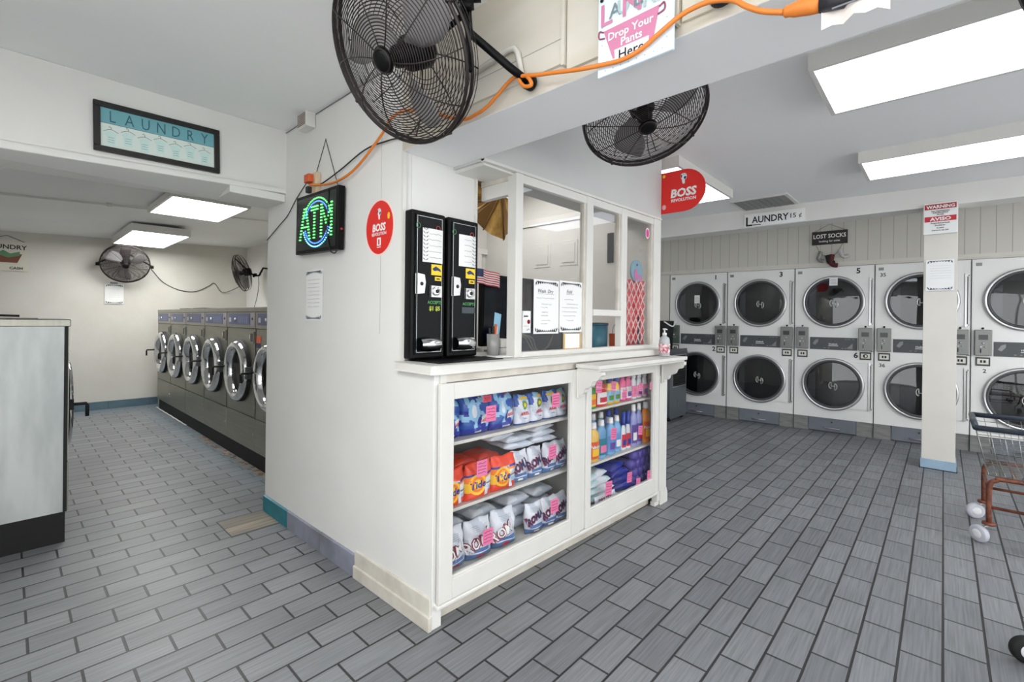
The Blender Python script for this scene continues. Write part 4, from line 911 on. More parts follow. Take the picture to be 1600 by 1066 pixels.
# bottom of the right door: bags, purple tubs
for i, (u, z) in enumerate(((1.30, .161), (1.30, .205), (1.29, .248), (1.28, .29))):
    put(bag_lying(.25, .17, .05, TEALG, BWHITE, 'SUAVITEL' if i == 3 else None, TXB), 'detergent_bag', 'pale teal bag, %s of the pile at the bottom of the right door' % ('lowest', 'second from bottom', 'third from bottom', 'topmost')[i], 'detergent bag', 'pale teal bags piled at the bottom right', u, .05+.01*i, z, .1*(i-1.5), 0, i)
for i, (u, z) in enumerate(((1.56, .161), (1.56, .205), (1.54, .248), (1.52, .29))):
    put(bag_lying(.22, .18, .05, DPUR, ADK), 'detergent_bag', 'indigo bag, %s of the pile beside the pale teal bags' % ('lowest', 'second from bottom', 'third from bottom', 'topmost')[i], 'detergent bag', 'indigo bags piled at the bottom right', u, .06+.01*i, z, .12*(i-1.5), 0, i)
b = MB(); b.text('DRY TEX', .035, (0, 0, 0), X, Z, MAR, bold=.04); b.box(-.11, .11, .001, .003, -.01, .045, BWHITE); o = b.build('product_strip'); o.location = cab(1.30, .035, .175); o.rotation_euler = (-.2, 0, ROT); tag(o, 'white strip with maroon letters below the pale teal bags', 'label')
PUR = mat('tub_purple', (106, 94, 178), .3); PURD = mat('tub_purple_dark', (78, 66, 146), .35)
k = 0
for row in range(4):
    for i in range(5 if row % 2 == 0 else 4):
        u = 1.685+(.032 if row % 2 else 0)+i*.063; z = .193+row*.055
        b = MB(); b.lathe([(.022, 0), (.031, .006), (.031, .05), (.027, .06), (.027, .14), (.0, .145)], (0, 0, 0), Y, [PURD, PUR, PURD, PUR, PUR], 18)
        o = b.build('purple_tub'); o.location = cab(u, .06, z); o.rotation_euler = (0, 0, ROT)
        tag(o, 'round purple tub lying end-on, %s from the left in the %s row' % (('first', 'second', 'third', 'fourth', 'fifth')[i], ('bottom', 'second', 'third', 'top')[row]), 'tub', 'purple tubs stacked at the bottom right'); k += 1
# price tags stuck behind the glass
def ptag(u, z, label, s=.055, mt=PINK, d=.004, h=None, rot=0.0):
    b = MB(); h = h or s*1.15; b.box(-s/2, s/2, -.0006, .0006, -h/2, h/2, mt)
    for i in range(4): scribble(b, -s*.38, s*.38, h*(.32-.2*i), -.0014, mat('tag_ink', (150, 50, 96), .8), 7, .003, .0014)
    o = b.build('price_tag'); o.location = cab(u, d, z); o.rotation_euler = (0, rot, ROT); tag(o, label, 'price tag', 'pink handwritten price tags'); return o
for u, z, l in ((.308, .845, 'over the middle big blue bag'), (.769, .854, 'over the small white and blue bags'), (.257, .608, 'over the orange bags'), (.748, .586, 'over the white bags of the middle shelf'), (.297, .289, 'over the large white bags at bottom left'), (.769, .299, 'over the right trio of white bags on the bottom shelf')):
    ptag(u, z, 'pink handwritten price tag '+l, .062)
ptag(.283, .915, 'small red paper tag at the top left of the left cabinet glass', .05, mat('tag_red', (214, 70, 84), .7), h=.03)
for u, z, l, s in ((1.165, .885, 'on the green bottle', .062), (1.322, .875, 'on the red orange bottle', .05), (1.45, .815, 'on the yellow bottles', .05), (1.575, .82, 'on the left pink bottle', .045), (1.65, .84, 'on the right pink bottle', .045), (1.79, .835, 'on the middle white bottle', .042), (1.33, .585, 'on the teal label bottle', .06), (1.65, .555, 'on the dark capped bottles', .05), (1.86, .60, 'on the tall orange bottle', .05), (1.281, .265, 'on the pale teal bags', .07), (1.52, .275, 'at the top of the indigo bags', .055), (1.63, .215, 'low on the indigo bags', .05), (1.775, .235, 'on the purple tubs', .05)):
    ptag(u, z, 'pink handwritten price tag '+l, s, rot=.1)

# ------------------------------------------------------------ coin machines on the counter
def coin_machine(x0, w, label, right):
    t = thing('coin_machine', label, 'vending machine', (x0, 1.70, 1.093), 0, 'black coin machines on the counter')
    h = .658; PLATE = mat('machine_face', (8, 12, 14), .3, spec=.12)
    b = MB(); b.box(0, w, 0, .055, 0, h, BLACK); b.build('case', t, bevel=.008)
    b = MB(); b.box(.018, w-.016, -.006, .0, .022, h-.018, PLATE); f = b.build('front_plate', t, bevel=.002)
    b = MB(); e = .0016; x1, x2, z1, z2 = .026, w-.024, .03, h-.026
    for q in ((x1, x2, z1, z1+e), (x1, x2, z2, z2+e), (x1, x1+e, z1, z2), (x2-e, x2, z1, z2)): b.box(q[0], q[1], -.0068, -.006, q[2], q[3], SATIN)
    b.build('trim_line', f)
    px = .052 if not right else .058; pw = .112 if not right else .108
    b = MB(); n = 8; vs = [(px+pw*i/n, -.010-.004*sin(pi*i/n), z) for z in (h*.655, h*.885) for i in range(n+1)]; b.add(vs, [(i, i+1, n+2+i, n+1+i) for i in range(n)], WHITE, True)
    xs = px+pw*(.12 if not right else .88)
    for i in range(9):
        z = h*(.665+.205*i/8)
        for sg in (-1, 1): d = (sg*.8, .7); b.add([(xs, -.0155, z), (xs+d[0]*.010-.003, -.0155, z+d[1]*.008), (xs+d[0]*.019, -.0155, z+d[1]*.018), (xs+d[0]*.010+.003, -.0155, z+d[1]*.008)], [(0, 1, 2, 3)], LEAFD)
    for i in range(5): scribble(b, px+pw*.28, px+pw*(.9 if not right else .72), h*(.85-.04*i), -.0156, INKG, 9, .002, .0007)
    b.build('paper_note', t)
    b = MB(); b.box(w*.55, w*.86, -.009, -.006, h*.572, h*.645, YEL); b.prism([(0, 0), (.02, .012), (.045, .0), (.05, -.012), (.03, -.006), (.01, -.01)], (w*.57, -.0095, h*.615), X, Z, Y*.0005, NAVY); b.box(w*.66, w*.84, -.009, -.006, h*.535, h*.562, YEL); b.box(w*.70, w*.80, -.0096, -.009, h*.543, h*.552, INK); b.build('yellow_sticker', t)
    b = MB(); b.box(w*.50, w*.86, -.012, -.006, h*.42, h*.50, SATIN); b.cyl((w*.68, -.020, h*.462), (w*.68, -.012, h*.462), .020, CHROME, 20); b.cyl((w*.68, -.022, h*.462), (w*.68, -.02, h*.462), .010, INK, 12); b.box(w*.50, w*.535, -.014, -.012, h*.42, h*.50, INK); b.build('coin_slot', t, bevel=.001)
    b = MB(); b.prism([(0, 0), (.034, .004), (.040, .05), (.034, .082), (0, .086)], (w*.11, -.022, h*.44), X, Z, Y*.016, SATIN); b.cyl((w*.22, -.024, h*.505), (w*.22, -.02, h*.505), .009, INK, 12); b.build('lock_plate', t, bevel=.003)
    b = MB(); b.text('ACCEPTS', .019, (w*.66, -.0072, h*.375), X, Z, mat('machine_green', (74, 150, 84), .5), bold=.03)
    if not right: b.text('$1 $5', .026, (w*.66, -.0072, h*.33), X, Z, mat('machine_lime', (176, 190, 60), .5), bold=.04)
    else: b.box(w*.44, w*.88, -.0068, -.006, h*.315, h*.36, mat('machine_grey', (60, 70, 76), .5))
    b.build('lettering', f)
    b = MB(); vs = []; cu = []
    for j in range(9):
        a = pi*j/8; zz = h*.055+.058*(1-cos(a))/2
        for i in range(9): q = i/8; vs.append((w*.2+w*.56*q, -.007-.030*sin(pi*q)*.25-.034*sin(a), zz+.01*sin(pi*q)*-cos(a)*.5))
    b.add(vs, [(j*9+i, j*9+i+1, (j+1)*9+i+1, (j+1)*9+i) for j in range(8) for i in range(8)], CHROME, True)
    b.build('coin_cup', t)
    for i, (xx, c) in enumerate(((w*.16, mat('seal_green', (60, 110, 76), .5)), (w*.74, mat('seal_red', (150, 60, 60), .5)))):
        b = MB(); b.ring((xx, -.008, h*.895), Y, .011, .0025, c, 20, 4); b.build('round_seal', t)
coin_machine(1.192, .188, 'left black coin machine on the counter with a leaf bordered note', False)
coin_machine(1.396, .192, 'right black coin machine on the counter beside the booth window', True)

# ------------------------------------------------------------ things inside the booth
b = MB(); b.box(1.75, 3.10, 1.955, 2.45, 1.0, 1.03, TRIM); b.box(1.75, 3.10, 1.98, 2.0, 0, 1.0, BOOTHB); tag(b.build('booth_desk', bevel=.004), 'white desk inside the booth behind the counter', 'desk')
t = bpy.data.objects.new('door_1', None); COL.objects.link(t); t.location = (3.165, 2.85, 0); t.rotation_euler = (0, 0, -pi/2); struct(t)
b = MB(); b.box(0, .72, 0, .04, .01, 2.095, TRIM); b.build('door_slab', t)
for u0 in (.19, .47):
    for z0, z1 in ((1.73, 1.94), (1.02, 1.62), (.2, .85)):
        b = MB(); b.box(u0, u0+.18, -.005, 0, z0, z1, TRIM); b.box(u0+.025, u0+.155, -.011, -.005, z0+.025, z1-.025, TRIM); b.build('raised_panel', t, bevel=.004)
b = MB(); b.box(-.05, .0, -.015, .0, 0, 2.15, TRIM); b.box(.72, .78, -.015, .0, 0, 2.15, TRIM); b.box(-.05, .78, -.015, .0, 2.10, 2.16, TRIM); b.build('casing', t)
b = MB(); b.box(3.15, 3.16, 1.865, 1.915, 1.72, 1.95, mat('dark_mirror', (64, 68, 72), .2)); tag(b.build('wall_strip'), 'narrow dark strip hanging on the booth wall beside the white door', 'strip')
t = thing('monitor', 'large black monitor on the booth desk behind the corner post', 'monitor', (2.27, 2.06, 1.032))
SCR = mat('screen_dark', (12, 22, 34), .15, spec=.2)
b = MB(); b.box(-.31, .31, 0, .035, .075, .52, BLACK); b.build('casing', t, bevel=.006)
b = MB(); b.box(-.295, .295, -.003, 0, .095, .505, SCR); b.build('screen', t)
b = MB(); b.box(-.05, .05, .01, .03, .01, .08, BLACK); b.box(-.14, .14, -.06, .09, 0, .012, BLACK); b.build('stand', t)
b = MB(); b.box(-.25, -.05, -.09, -.005, .08, .16, MATTE); b.box(-.22, -.19, -.092, -.09, .11, .14, METER); b.box(-.17, -.09, -.092, -.09, .115, .14, mat('till_label', (150, 120, 130), .5)); b.box(-.24, -.02, -.093, -.09, .083, .088, SATIN); 
o = b.build('till_box'); o.location = (2.20, 1.93, 1.015); tag(o, 'black till box with small lit labels below the monitor', 'till')
b = MB(); b.box(1.87, 2.06, 1.84, 1.945, 1.0865, 1.099, METER); tag(b.build('grey_plate'), 'flat grey plate under the black till box', 'plate')
b = MB(); b.box(0, .40, 0, .10, 0, .135, mat('navy_box', (14, 28, 50), .4, spec=.2)); o = b.build('navy_box', bevel=.006); o.location = (1.93, 1.72, 1.086); tag(o, 'dark navy box on the counter below the two menu sheets', 'box')
b = MB()
for q in range(3): b.tube(catmull([(1.87+.02*q, 1.70, 1.20), (1.94+.03*q, 1.69, 1.17), (2.00+.02*q, 1.695, 1.11), (2.06+.03*q, 1.70, 1.098), (2.16, 1.70, 1.12+.01*q), (2.2, 1.70, 1.19)]), .0035, GRYCORD, 6)
tag(b.build('cable_bundle'), 'loose grey cables hanging in front of the navy box', 'cable')
b = MB(); b.box(0, .11, 0, .10, 0, .04, TRIM); b.box(.004, .106, .004, .10, .042, .085, TRIM); o = b.build('white_tray', bevel=.003); o.location = (1.735, 1.68, 1.086); tag(o, 'small white stacking drawers on the counter beside the pen holder', 'drawers')
# pen holder
t = thing('pen_holder', 'clear pen holder with an orange marker and a blue card', 'pen holder', (1.665, 1.665, 1.089))
b = MB(); b.lathe([(.030, 0), (.033, .11), (.031, .11), (.028, .004), (0, .004)], (0, 0, 0), Z, mat('clear_plastic', (190, 188, 186), .15, trans=.5), 20); b.build('cup', t)
b = MB(); b.prism([(-.02, 0), (.02, 0), (.045, .19), (.0, .20)], (.012, .0, .02), X, Z, Y*.003, mat('blue_card', (150, 200, 226), .5)); b.build('card', t)
for k, (dx, c, l) in enumerate(((-.01, INK, .15), (.0, mat('marker_orange', (234, 96, 30), .4), .16), (-.018, INK, .14), (.008, WHITE, .15))):
    b = MB(); b.cyl((dx, -.008, .01), (dx*2.2+.01, -.012+.004*k, l), .0055, c, 8); b.build('pen', t)
# flag and poster
t = thing('small_flag', 'small striped red white and blue flag leaning inside the booth', 'flag', (1.80, 2.02, 1.03))
b = MB(); b.tube([(0, 0, 0), (.015, 0, .57)], .003, SATIN, 6); b.build('stick', t)
b = MB(); FR = mat('flag_red', (196, 52, 60), .7)
nx = 14
for r in range(13):
    for i in range(nx):
        x0, x1 = .012+.26*i/nx, .012+.26*(i+1)/nx; z1 = .545-.0068*r; w0 = .012*sin(i*.9); w1 = .012*sin((i+1)*.9); dz0 = -.02*(i/nx)**2; dz1 = -.02*((i+1)/nx)**2
        mt = NAVY if (r < 7 and i < 6) else (FR if r % 2 == 0 else WHITE)
        b.add([(x0, w0, z1-.0068+dz0), (x1, w1, z1-.0068+dz1), (x1, w1, z1+dz1), (x0, w0, z1+dz0)], [(0, 1, 2, 3)], mt)
b.build('cloth', t)
b = MB(); b.box(0, .15, 0, .003, 0, .48, mat('poster_white', (214, 222, 220), .6)); b.prism([(0, .0), (.09, .0), (.12, .10), (.08, .17), (.03, .18), (0, .12)], (.02, -.001, .03), X, Z, Y*.001, mat('poster_green', (120, 142, 136), .6)); b.box(.10, .112, -.001, 0, .25, .31, INK); b.tube([(.03, -.001, .30), (.06, -.001, .27), (.07, -.001, .24)], .003, FR, 4)
o = b.build('poster'); o.location = (1.80, 2.10, 1.032); tag(o, 'white and grey green poster standing behind the small flag', 'poster')
# golden parasol folded under the booth ceiling
t = thing('folded_parasol', 'golden brown parasol hung open under the booth ceiling', 'parasol', (2.50, 2.42, 2.22))
GOLD = mat('parasol_gold', (190, 150, 78), .4, metal=.25, rgb2=(140, 104, 48), nscale=14)
Mx = Matrix.Rotation(.9, 3, 'Y') @ Matrix.Rotation(.25, 3, 'X')
b = MB(); N_ = 16; vs = [Mx @ Vector((0, 0, .0))]+[Mx @ Vector((.31*cos(2*pi*i/N_)*(1 if i % 2 == 0 else .86), .31*sin(2*pi*i/N_)*(1 if i % 2 == 0 else .86), -.16-(.03 if i % 2 else 0))) for i in range(N_)]
b.add(vs, [(0, 1+i, 1+(i+1) % N_) for i in range(N_)], [GOLD if i % 4 < 2 else mat('parasol_dark', (128, 92, 46), .5) for i in range(N_)])
cn = b.build('canopy', t); sm = cn.modifiers.new('s', 'SOLIDIFY'); sm.thickness = .003
for i in range(0, N_, 2):
    b = MB(); b.tube([vs[0]*.98+(Mx @ Vector((0, 0, -.02))), vs[1+i]+(Mx @ Vector((0, 0, -.012)))], .005, mat('rib_wood', (150, 116, 66), .5), 6); b.build('rib', t)
b = MB(); b.tube([Mx @ Vector((0, 0, .02)), Mx @ Vector((0, 0, -.42))], .009, mat('rib_wood', (150, 116, 66), .5), 8); b.build('pole', t)
# things on and near the window panes
sheet('menu_sheet', 'left handwritten menu sheet taped inside the middle booth pane', .205, .285, (1.848, fl(1.848)+.022, 1.485), ROT, [(.26, .15, .8), (.34, .1, .8), (.45, .3, .7), (.51, .28, .55), (.60, .3, .55), (.66, .28, .55), (.75, .3, .65), (.81, .28, .55)], leafm=LEAFD, group='handwritten menu sheets', leafsize=.028, fancy=[('Wash  Dry', .028, .24, mat('hand_ink', (92, 94, 104), .8), .46)])
sheet('menu_sheet', 'right handwritten menu sheet taped inside the middle booth pane', .205, .285, (2.060, fl(2.060)+.022, 1.492), ROT, [(.26, .3, .6), (.36, .2, .6), (.45, .3, .8), (.52, .1, .8), (.60, .1, .75), (.68, .15, .7), (.77, .3, .6)], leafm=LEAFD, group='handwritten menu sheets', leafsize=.028, fancy=[('Fold', .028, .24, mat('hand_ink', (92, 94, 104), .8), .42)])
t = sheet('payment_card', 'white card with red dot behind the first pane', .062, .112, (1.765, fl(1.765)+.022, 1.318), ROT, [], leafs='')
b = MB(); b.lathe([(.0, -.0002), (.011, 0)], (.045, -.003, -.055), -Y, TXR, 18); b.box(.008, .04, -.0032, -.003, -.03, -.024, INK); b.box(.012, .05, -.0032, -.003, -.078, -.076, INKG); b.tube([(.03, -.003, -.10), (.045, -.003, -.09), (.05, -.003, -.098)], .0014, INK, 4); b.build('card_print', t)
t = sheet('frame_note', 'small yellow bordered note with numbers standing at the foot of the pane', .135, .082, (2.108, fl(2.108)+.02, 1.197), ROT, [(.3, .3, .55), (.55, .3, .5), (.3, .65, .9), (.6, .65, .8)], leafs='', ink=mat('hand_blue', (70, 90, 140), .8))
b = MB(); YF = mat('card_frame', (214, 180, 120), .5); b.box(-.008, 0, -.003, .003, -.088, .004, YF); b.box(.135, .143, -.003, .003, -.088, .004, YF); b.box(-.008, .143, -.003, .003, -.088, -.080, YF); b.build('border', t)
# goods standing inside the second and third pane
t = thing('teal_canister', 'teal canister behind the second booth pane', 'canister', (2.735, 1.735, 1.086))
b = MB(); b.lathe([(.068, 0), (.07, .004), (.072, .165), (.066, .165), (.064, .01), (0, .01)], (0, 0, 0), Z, mat('canister_teal', (62, 112, 130), .4), 28); b.build('canister_body', t); b = MB(); b.lathe([(.074, .155), (.076, .160), (.076, .172), (.06, .174)], (0, 0, 0), Z, mat('canister_rim', (48, 84, 100), .4), 28); b.build('rim', t)
t = thing('gift_bag', 'small orange paper bag with handles behind the second booth pane', 'bag', (2.86, 1.63, 1.086), -.2)
b = MB(); b.prism([(0, 0), (.11, 0), (.115, .10), (-.005, .10)], (-.05, 0, 0), X, Z, Y*.05, mat('bag_paper_orange', (226, 110, 74), .6)); b.build('bag_body', t)
for k, yy in enumerate((.0, .05)): b = MB(); b.tube(catmull([(-.02, yy, .09), (-.015, yy, .14), (.01, yy, .165), (.03, yy, .14), (.035, yy, .09)]), .003, mat('bag_handle', (150, 146, 150), .5), 6); b.build('handle', t)
b = MB(); b.lathe([(0, 0), (.015, .006), (.018, .02), (.0, .03)], (2.60+.21, 1.575, 1.113), Z, INK, 10); tag(b.build('latch_knob'), 'small black knob at the foot of the second pane', 'knob')
CORAL = mat('coral_cloth', (218, 92, 98), .8); CLINE = mat('cloth_line', (240, 200, 196), .8)
t = thing('patterned_towel', 'coral towel with white lattice pattern hung inside the third pane', 'towel', (2.835, fl(2.835)+.048, 1.113), ROT)
b = MB(); n = 16
vs = [(-.06+.24*i/n, .014*sin(i*1.1)+.004, z) for z in (.0, .15, .30, .44) for i in range(n+1)]; b.add(vs, [(r*(n+1)+i, r*(n+1)+i+1, (r+1)*(n+1)+i+1, (r+1)*(n+1)+i) for r in range(3) for i in range(n)], CORAL, True)
for r in range(5):
    for q in range(4):
        x0, z0 = -.055+q*.06, .01+r*.085
        b.tube([(x0, -.012, z0), (x0+.03, -.014, z0+.05), (x0+.058, -.012, z0+.082)], .0022, CLINE, 4); b.tube([(x0+.058, -.012, z0), (x0+.03, -.014, z0+.035), (x0, -.012, z0+.082)], .0016, CLINE, 4)
o_ = b.build('cloth', t); sm = o_.modifiers.new('s', 'SOLIDIFY'); sm.thickness = .003
t = thing('shopping_pouch', 'pale blue pouch with a pink flower hung above the coral towel', 'pouch', (2.905, fl(2.905)+.034, 1.555), ROT)
b = MB(); b.prism(ell(0, .06, .075, .075, 28), (0, 0, 0), X, Z, Y*.012, mat('pouch_blue', (132, 168, 184), .7)); b.build('pouch_body', t)
b = MB(); b.prism(ell(-.015, .03, .022, .04, 14), (0, -.002, 0), X, Z, Y*.002, mat('flower_pink', (216, 120, 170), .7)); b.prism(ell(.025, .015, .04, .02, 14), (0, -.003, 0), X, Z, Y*.002, mat('flower_mauve', (196, 130, 176), .7)); b.prism(ell(.0, .10, .006, .009, 10), (0, -.002, 0), X, Z, Y*.002, INK); b.build('flower', t)
b = MB(); b.prism([(.0, 0), (.09, 0), (.10, .12), (.06, .22), (.02, .14)], (2.93, 1.548, 1.113), X, Z, Y*.02, mat('slate_cloth', (58, 72, 90), .8)); tag(b.build('slate_cloth'), 'dark slate cloth at the foot of the coral towel', 'cloth')
b = MB(); b.prism(ell(0, 0, .028, .038, 24), (3.020, fl(3.02)+.022, 1.885), X, Z, Y*.001, mat('pale_pink', (238, 214, 222), .6)); b.prism(ell(0, 0, .020, .028, 24), (3.020, fl(3.02)+.0215, 1.885), X, Z, Y*.0004, mat('oval_magenta', (206, 52, 130), .6)); tag(b.build('pane_sticker'), 'oval magenta sticker at the top of the third pane', 'sticker')
# sanitiser bottle on the shelf
t = thing('pump_bottle', 'clear pump bottle wrapped in a red and white pattern on the shelf', 'bottle', (3.00, 1.375, 1.039))
b = MB(); b.lathe([(.032, 0), (.035, .005), (.035, .105), (.03, .125), (.013, .137), (.013, .145)], (0, 0, 0), Z, mat('clear_bottle', (214, 218, 220), .12, trans=.45), 28); b.build('bottle_body', t)
b = MB(); b.lathe([(.014, .143), (.014, .158), (.005, .16), (.005, .178), (.012, .180), (.012, .187), (0, .188)], (0, 0, 0), Z, WHITE, 16); b.cyl((0, 0, .183), (-.02, -.026, .181), .004, WHITE, 8); b.build('pump', t)
b = MB(); b.lathe([(.0365, .025), (.0370, .085)], (0, 0, 0), Z, mat('wrap_red', (176, 24, 60), .7, rgb2=(240, 226, 228), nscale=62), 28); b.f = b.f[:28]; b.mi = b.mi[:28]; b.sm = b.sm[:28]; b.lathe([(.0, .0), (.012, .002)], (-.012, -.037, .06), -Y, WHITE, 12); b.build('wrap', t)

# ------------------------------------------------------------ cooler by the dryers
t = thing('air_cooler', 'grey upright evaporative air cooler on the floor left of the dryers', 'air cooler', (5.70, 2.53, 0))
b = MB(); b.prism([(0, .07), (.02, .05), (.47, .05), (.49, .07), (.49, .86), (0, .86)], (0, 0, 0), X, Z, Y*.30, COOL); b.build('cooler_body', t, bevel=.015)
b = MB(); b.prism([(-.01, .86), (.50, .86), (.48, .915), (.01, .915)], (0, -.01, 0), X, Z, Y*.32, mat('cooler_top', (62, 68, 74), .4)); b.build('top', t, bevel=.01)
b = MB(); b.box(.06, .47, -.006, 0, .43, .85, SATIN); b.box(.075, .458, -.008, -.005, .445, .84, MATTE)
for i in range(13): b.box(.075, .458, -.014, -.008, .46+i*.029, .464+i*.029, mat('louvre', (38, 40, 42), .4))
b.build('grille', t)
b = MB(); b.box(.22, .24, -.004, 0, .15, .27, METER); b.build('water_gauge', t)
for x in (.05, .44):
    for y in (.04, .26): b = MB(); b.lathe([(.026, -.012), (.026, .012)], (x, y, .026), X, MATTE, 14); b.box(x-.006, x+.006, y-.01, y+.01, .026, .06, MATTE); b.build('caster', t)
t = thing('waste_bag_bin', 'black bin with a white strap on top of the air cooler', 'bin', (5.86, 2.67, .916))
b = MB(); b.lathe([(.085, 0), (.10, .36), (.10, .37), (.09, .36), (.08, .02), (0, .02)], (0, 0, 0), Z, MATTE, 24); b.build('bin_body', t)
b = MB(); b.tube(catmull([(-.10, -.02, .36), (-.06, -.11, .30), (.0, -.12, .33), (.05, -.11, .36), (.12, -.09, .375)]), .008, WHITE, 8); b.build('strap', t)

# ------------------------------------------------------------ laundry carts
def cart(loc, rot, label, wm, tyre=None, off=.04):
    t = thing('laundry_cart', label, 'cart', loc, rot, 'wire laundry carts')
    L, W = .86, .56; CW_ = mat('cart_wire', (176, 176, 172), .3, .8)
    b = MB()
    def rz(zz): return (zz-.40)/.27                     # basket flares upward
    def cor(q, zz): 
        i = .055*(1-rz(zz)); return [(-.0+i, .03-i, zz), (W-i, .03-i, zz), (W-i, -L+i, zz), (i, -L+i, zz)]
    for k in range(9):
        zz = .40+.27*k/8; c = cor(0, zz); 
        for a, d in zip(c, c[1:]+c[:1]): b.tube([a, d], .0018 if k else .004, CW_, 4)
    c0, c1 = cor(0, .40), cor(0, .67)
    for e in range(4):
        n = 16 if e % 2 else 11
        for i in range(n): q = i/n; b.tube([Vector(c0[e]).lerp(Vector(c0[(e+1) % 4]), q), Vector(c1[e]).lerp(Vector(c1[(e+1) % 4]), q)], .0018, CW_, 4)
    for i in range(1, 22): q = i/22; b.tube([Vector(c0[0]).lerp(Vector(c0[3]), q), Vector(c0[1]).lerp(Vector(c0[2]), q)], .0016, CW_, 4)
    for i in range(1, 15): q = i/15; b.tube([Vector(c0[0]).lerp(Vector(c0[1]), q), Vector(c0[3]).lerp(Vector(c0[2]), q)], .0016, CW_, 4)
    b.build('wire_basket', t)
    b = MB(); cc = [Vector(p) for p in cor(0, .675)]
    for a, d in zip(cc, cc[1:]+cc[:1]): b.tube([a, d], .016, mat('bumper_slate', (50, 58, 68), .4), 8)
    b.build('bumper_rim', t)
    b = MB()
    def bend(p): return catmull(p, 5)
    for xx in (.05, W-.05):
        b.tube(bend([(xx, -.03, .115), (xx, -.03, .33), (xx, -.06, .375), (xx, -.12, .385), (xx, -L+.14, .385), (xx, -L+.08, .375), (xx, -L+.04, .33), (xx, -L+.04, .115)]), .013, RUST, 8)
        b.tube([(xx, -.03, .215), (xx, -L+.04, .215)], .009, RUST, 8)
    for yy in (-.03, -L+.04): b.tube([(.05, yy, .30), (W-.05, yy, .30)], .009, RUST, 8)
    for yy in (-.14, -L+.16): b.tube([(.05, yy, .385), (W-.05, yy, .385)], .009, RUST, 8)
    b.build('tube_frame', t)
    for i, (xx, yy) in enumerate(((.05, -.03), (W-.05, -.03), (.05, -L+.04), (W-.05, -L+.04))):
        k = MB(); k.lathe([(.030, .0), (.030, .014)], (xx, yy, .112), Z, RUST, 14); k.tube([(xx, yy, .115), (xx-.0, yy+.02, .09), (xx-.0, yy+off-.005, .054)], .006, SATIN, 6); o = k.build('caster', t)
        w = MB(); w.lathe([(.028, -.018), (.044, -.016), (.049, -.009), (.049, .009), (.044, .016), (.028, .018)], (xx, yy+off, .049), ((1, .5, 0) if i % 2 else (1, -.85, 0)), tyre or wm, 28); w.lathe([(.0, -.021), (.012, -.021), (.026, -.019), (.028, -.012)], (xx, yy+off, .049), ((1, .5, 0) if i % 2 else (1, -.85, 0)), wm, 20); w.lathe([(.028, .012), (.026, .019), (.012, .021), (0, .021)], (xx, yy+off, .049), ((1, .5, 0) if i % 2 else (1, -.85, 0)), wm, 20); w.build('wheel', o)
    return t
cart((3.84, -.175, 0), 0, 'wire laundry cart with rusty brown tube frame and white wheels at the right edge', WHEELW, mat('caster_tyre', (188, 190, 198), .5))
cart((2.11, -.275, 0), 0, 'near laundry cart, only its black wheel in the lower right corner', WHEELW, MATTE, .065)

# ------------------------------------------------------------ signs, notices and cords
PI2 = -pi/2
# ATM sign
t = thing('atm_sign', 'black lit sign with green and blue lamps hanging on the booth wall', 'sign', (1.128, 2.735, 1.955), PI2)
t.rotation_euler = (0, radians(1.5), PI2)
b = MB(); b.box(0, .50, .0, .035, -.325, 0, BLACK); b.build('sign_box', t, bevel=.003)
b = MB(); b.box(.018, .482, -.002, .0, -.307, -.018, mat('sign_face', (14, 22, 16), .25)); b.build('sign_face', t)
GL = mat('led_green', (120, 255, 140), .4, emit=(90, 255, 110), estr=2.6); BL = mat('led_blue', (90, 130, 255), .4, emit=(70, 120, 255), estr=2.6); CY = mat('led_cyan', (120, 220, 255), .4, emit=(120, 220, 255), estr=2.6)
b = MB()
def dash(x, z, w, mt): b.box(x-w/2, x+w/2, -.005, -.002, z-.0032, z+.0032, mt)
cx_, cz_ = .265, -.165
for i in range(56):
    a = 2*pi*i/56
    if abs(sin(a)) < .30: continue
    dash(cx_+.165*cos(a), cz_+.130*sin(a), .008, GL if sin(a) > 0 else CY); dash(cx_+.142*cos(a), cz_+.112*sin(a), .008, BL)
for r in range(11):
    z = -.078-.0168*r; q = r/10; xa = .125; w2 = .010+.050*q
    dash(xa-w2, z, .019, GL); dash(xa+w2, z, .019, GL)
    if r == 6: dash(xa, z, .07, GL)
    dash(.24, z, .085 if r < 2 else .019, GL)
    dash(.322, z, .018, GL); dash(.435, z, .018, GL)
    if 0 < r < 7: dash(.324+.009*r, z, .012, GL); dash(.433-.009*r, z, .012, GL)
b.build('lamp', t)
b = MB(); b.cyl((.506, .018, -.22), (.50, .018, -.22), .006, TXR, 10); b.tube(catmull([(.40, -.004, -.01), (.395, -.006, -.15), (.40, -.006, -.25), (.43, -.004, -.325), (.46, .01, -.34), (.47, .015, -.31)]), .003, BLKCORD, 6); b.build('switch_cord', t)
b = MB(); wl_ = [(1.16, 2.64, 1.955), (1.172, 2.475, 2.24), (1.16, 2.31, 1.96)]; b.tube([wl_[0], wl_[1]], .002, BLKCORD, 5); b.tube([wl_[1], wl_[2]], .002, BLKCORD, 5); b.lathe([(0, -.004), (.006, 0)], wl_[1], -X, INK, 8); tag(b.build('hanging_chain'), 'thin dark hanging chain above the black lit sign', 'chain')
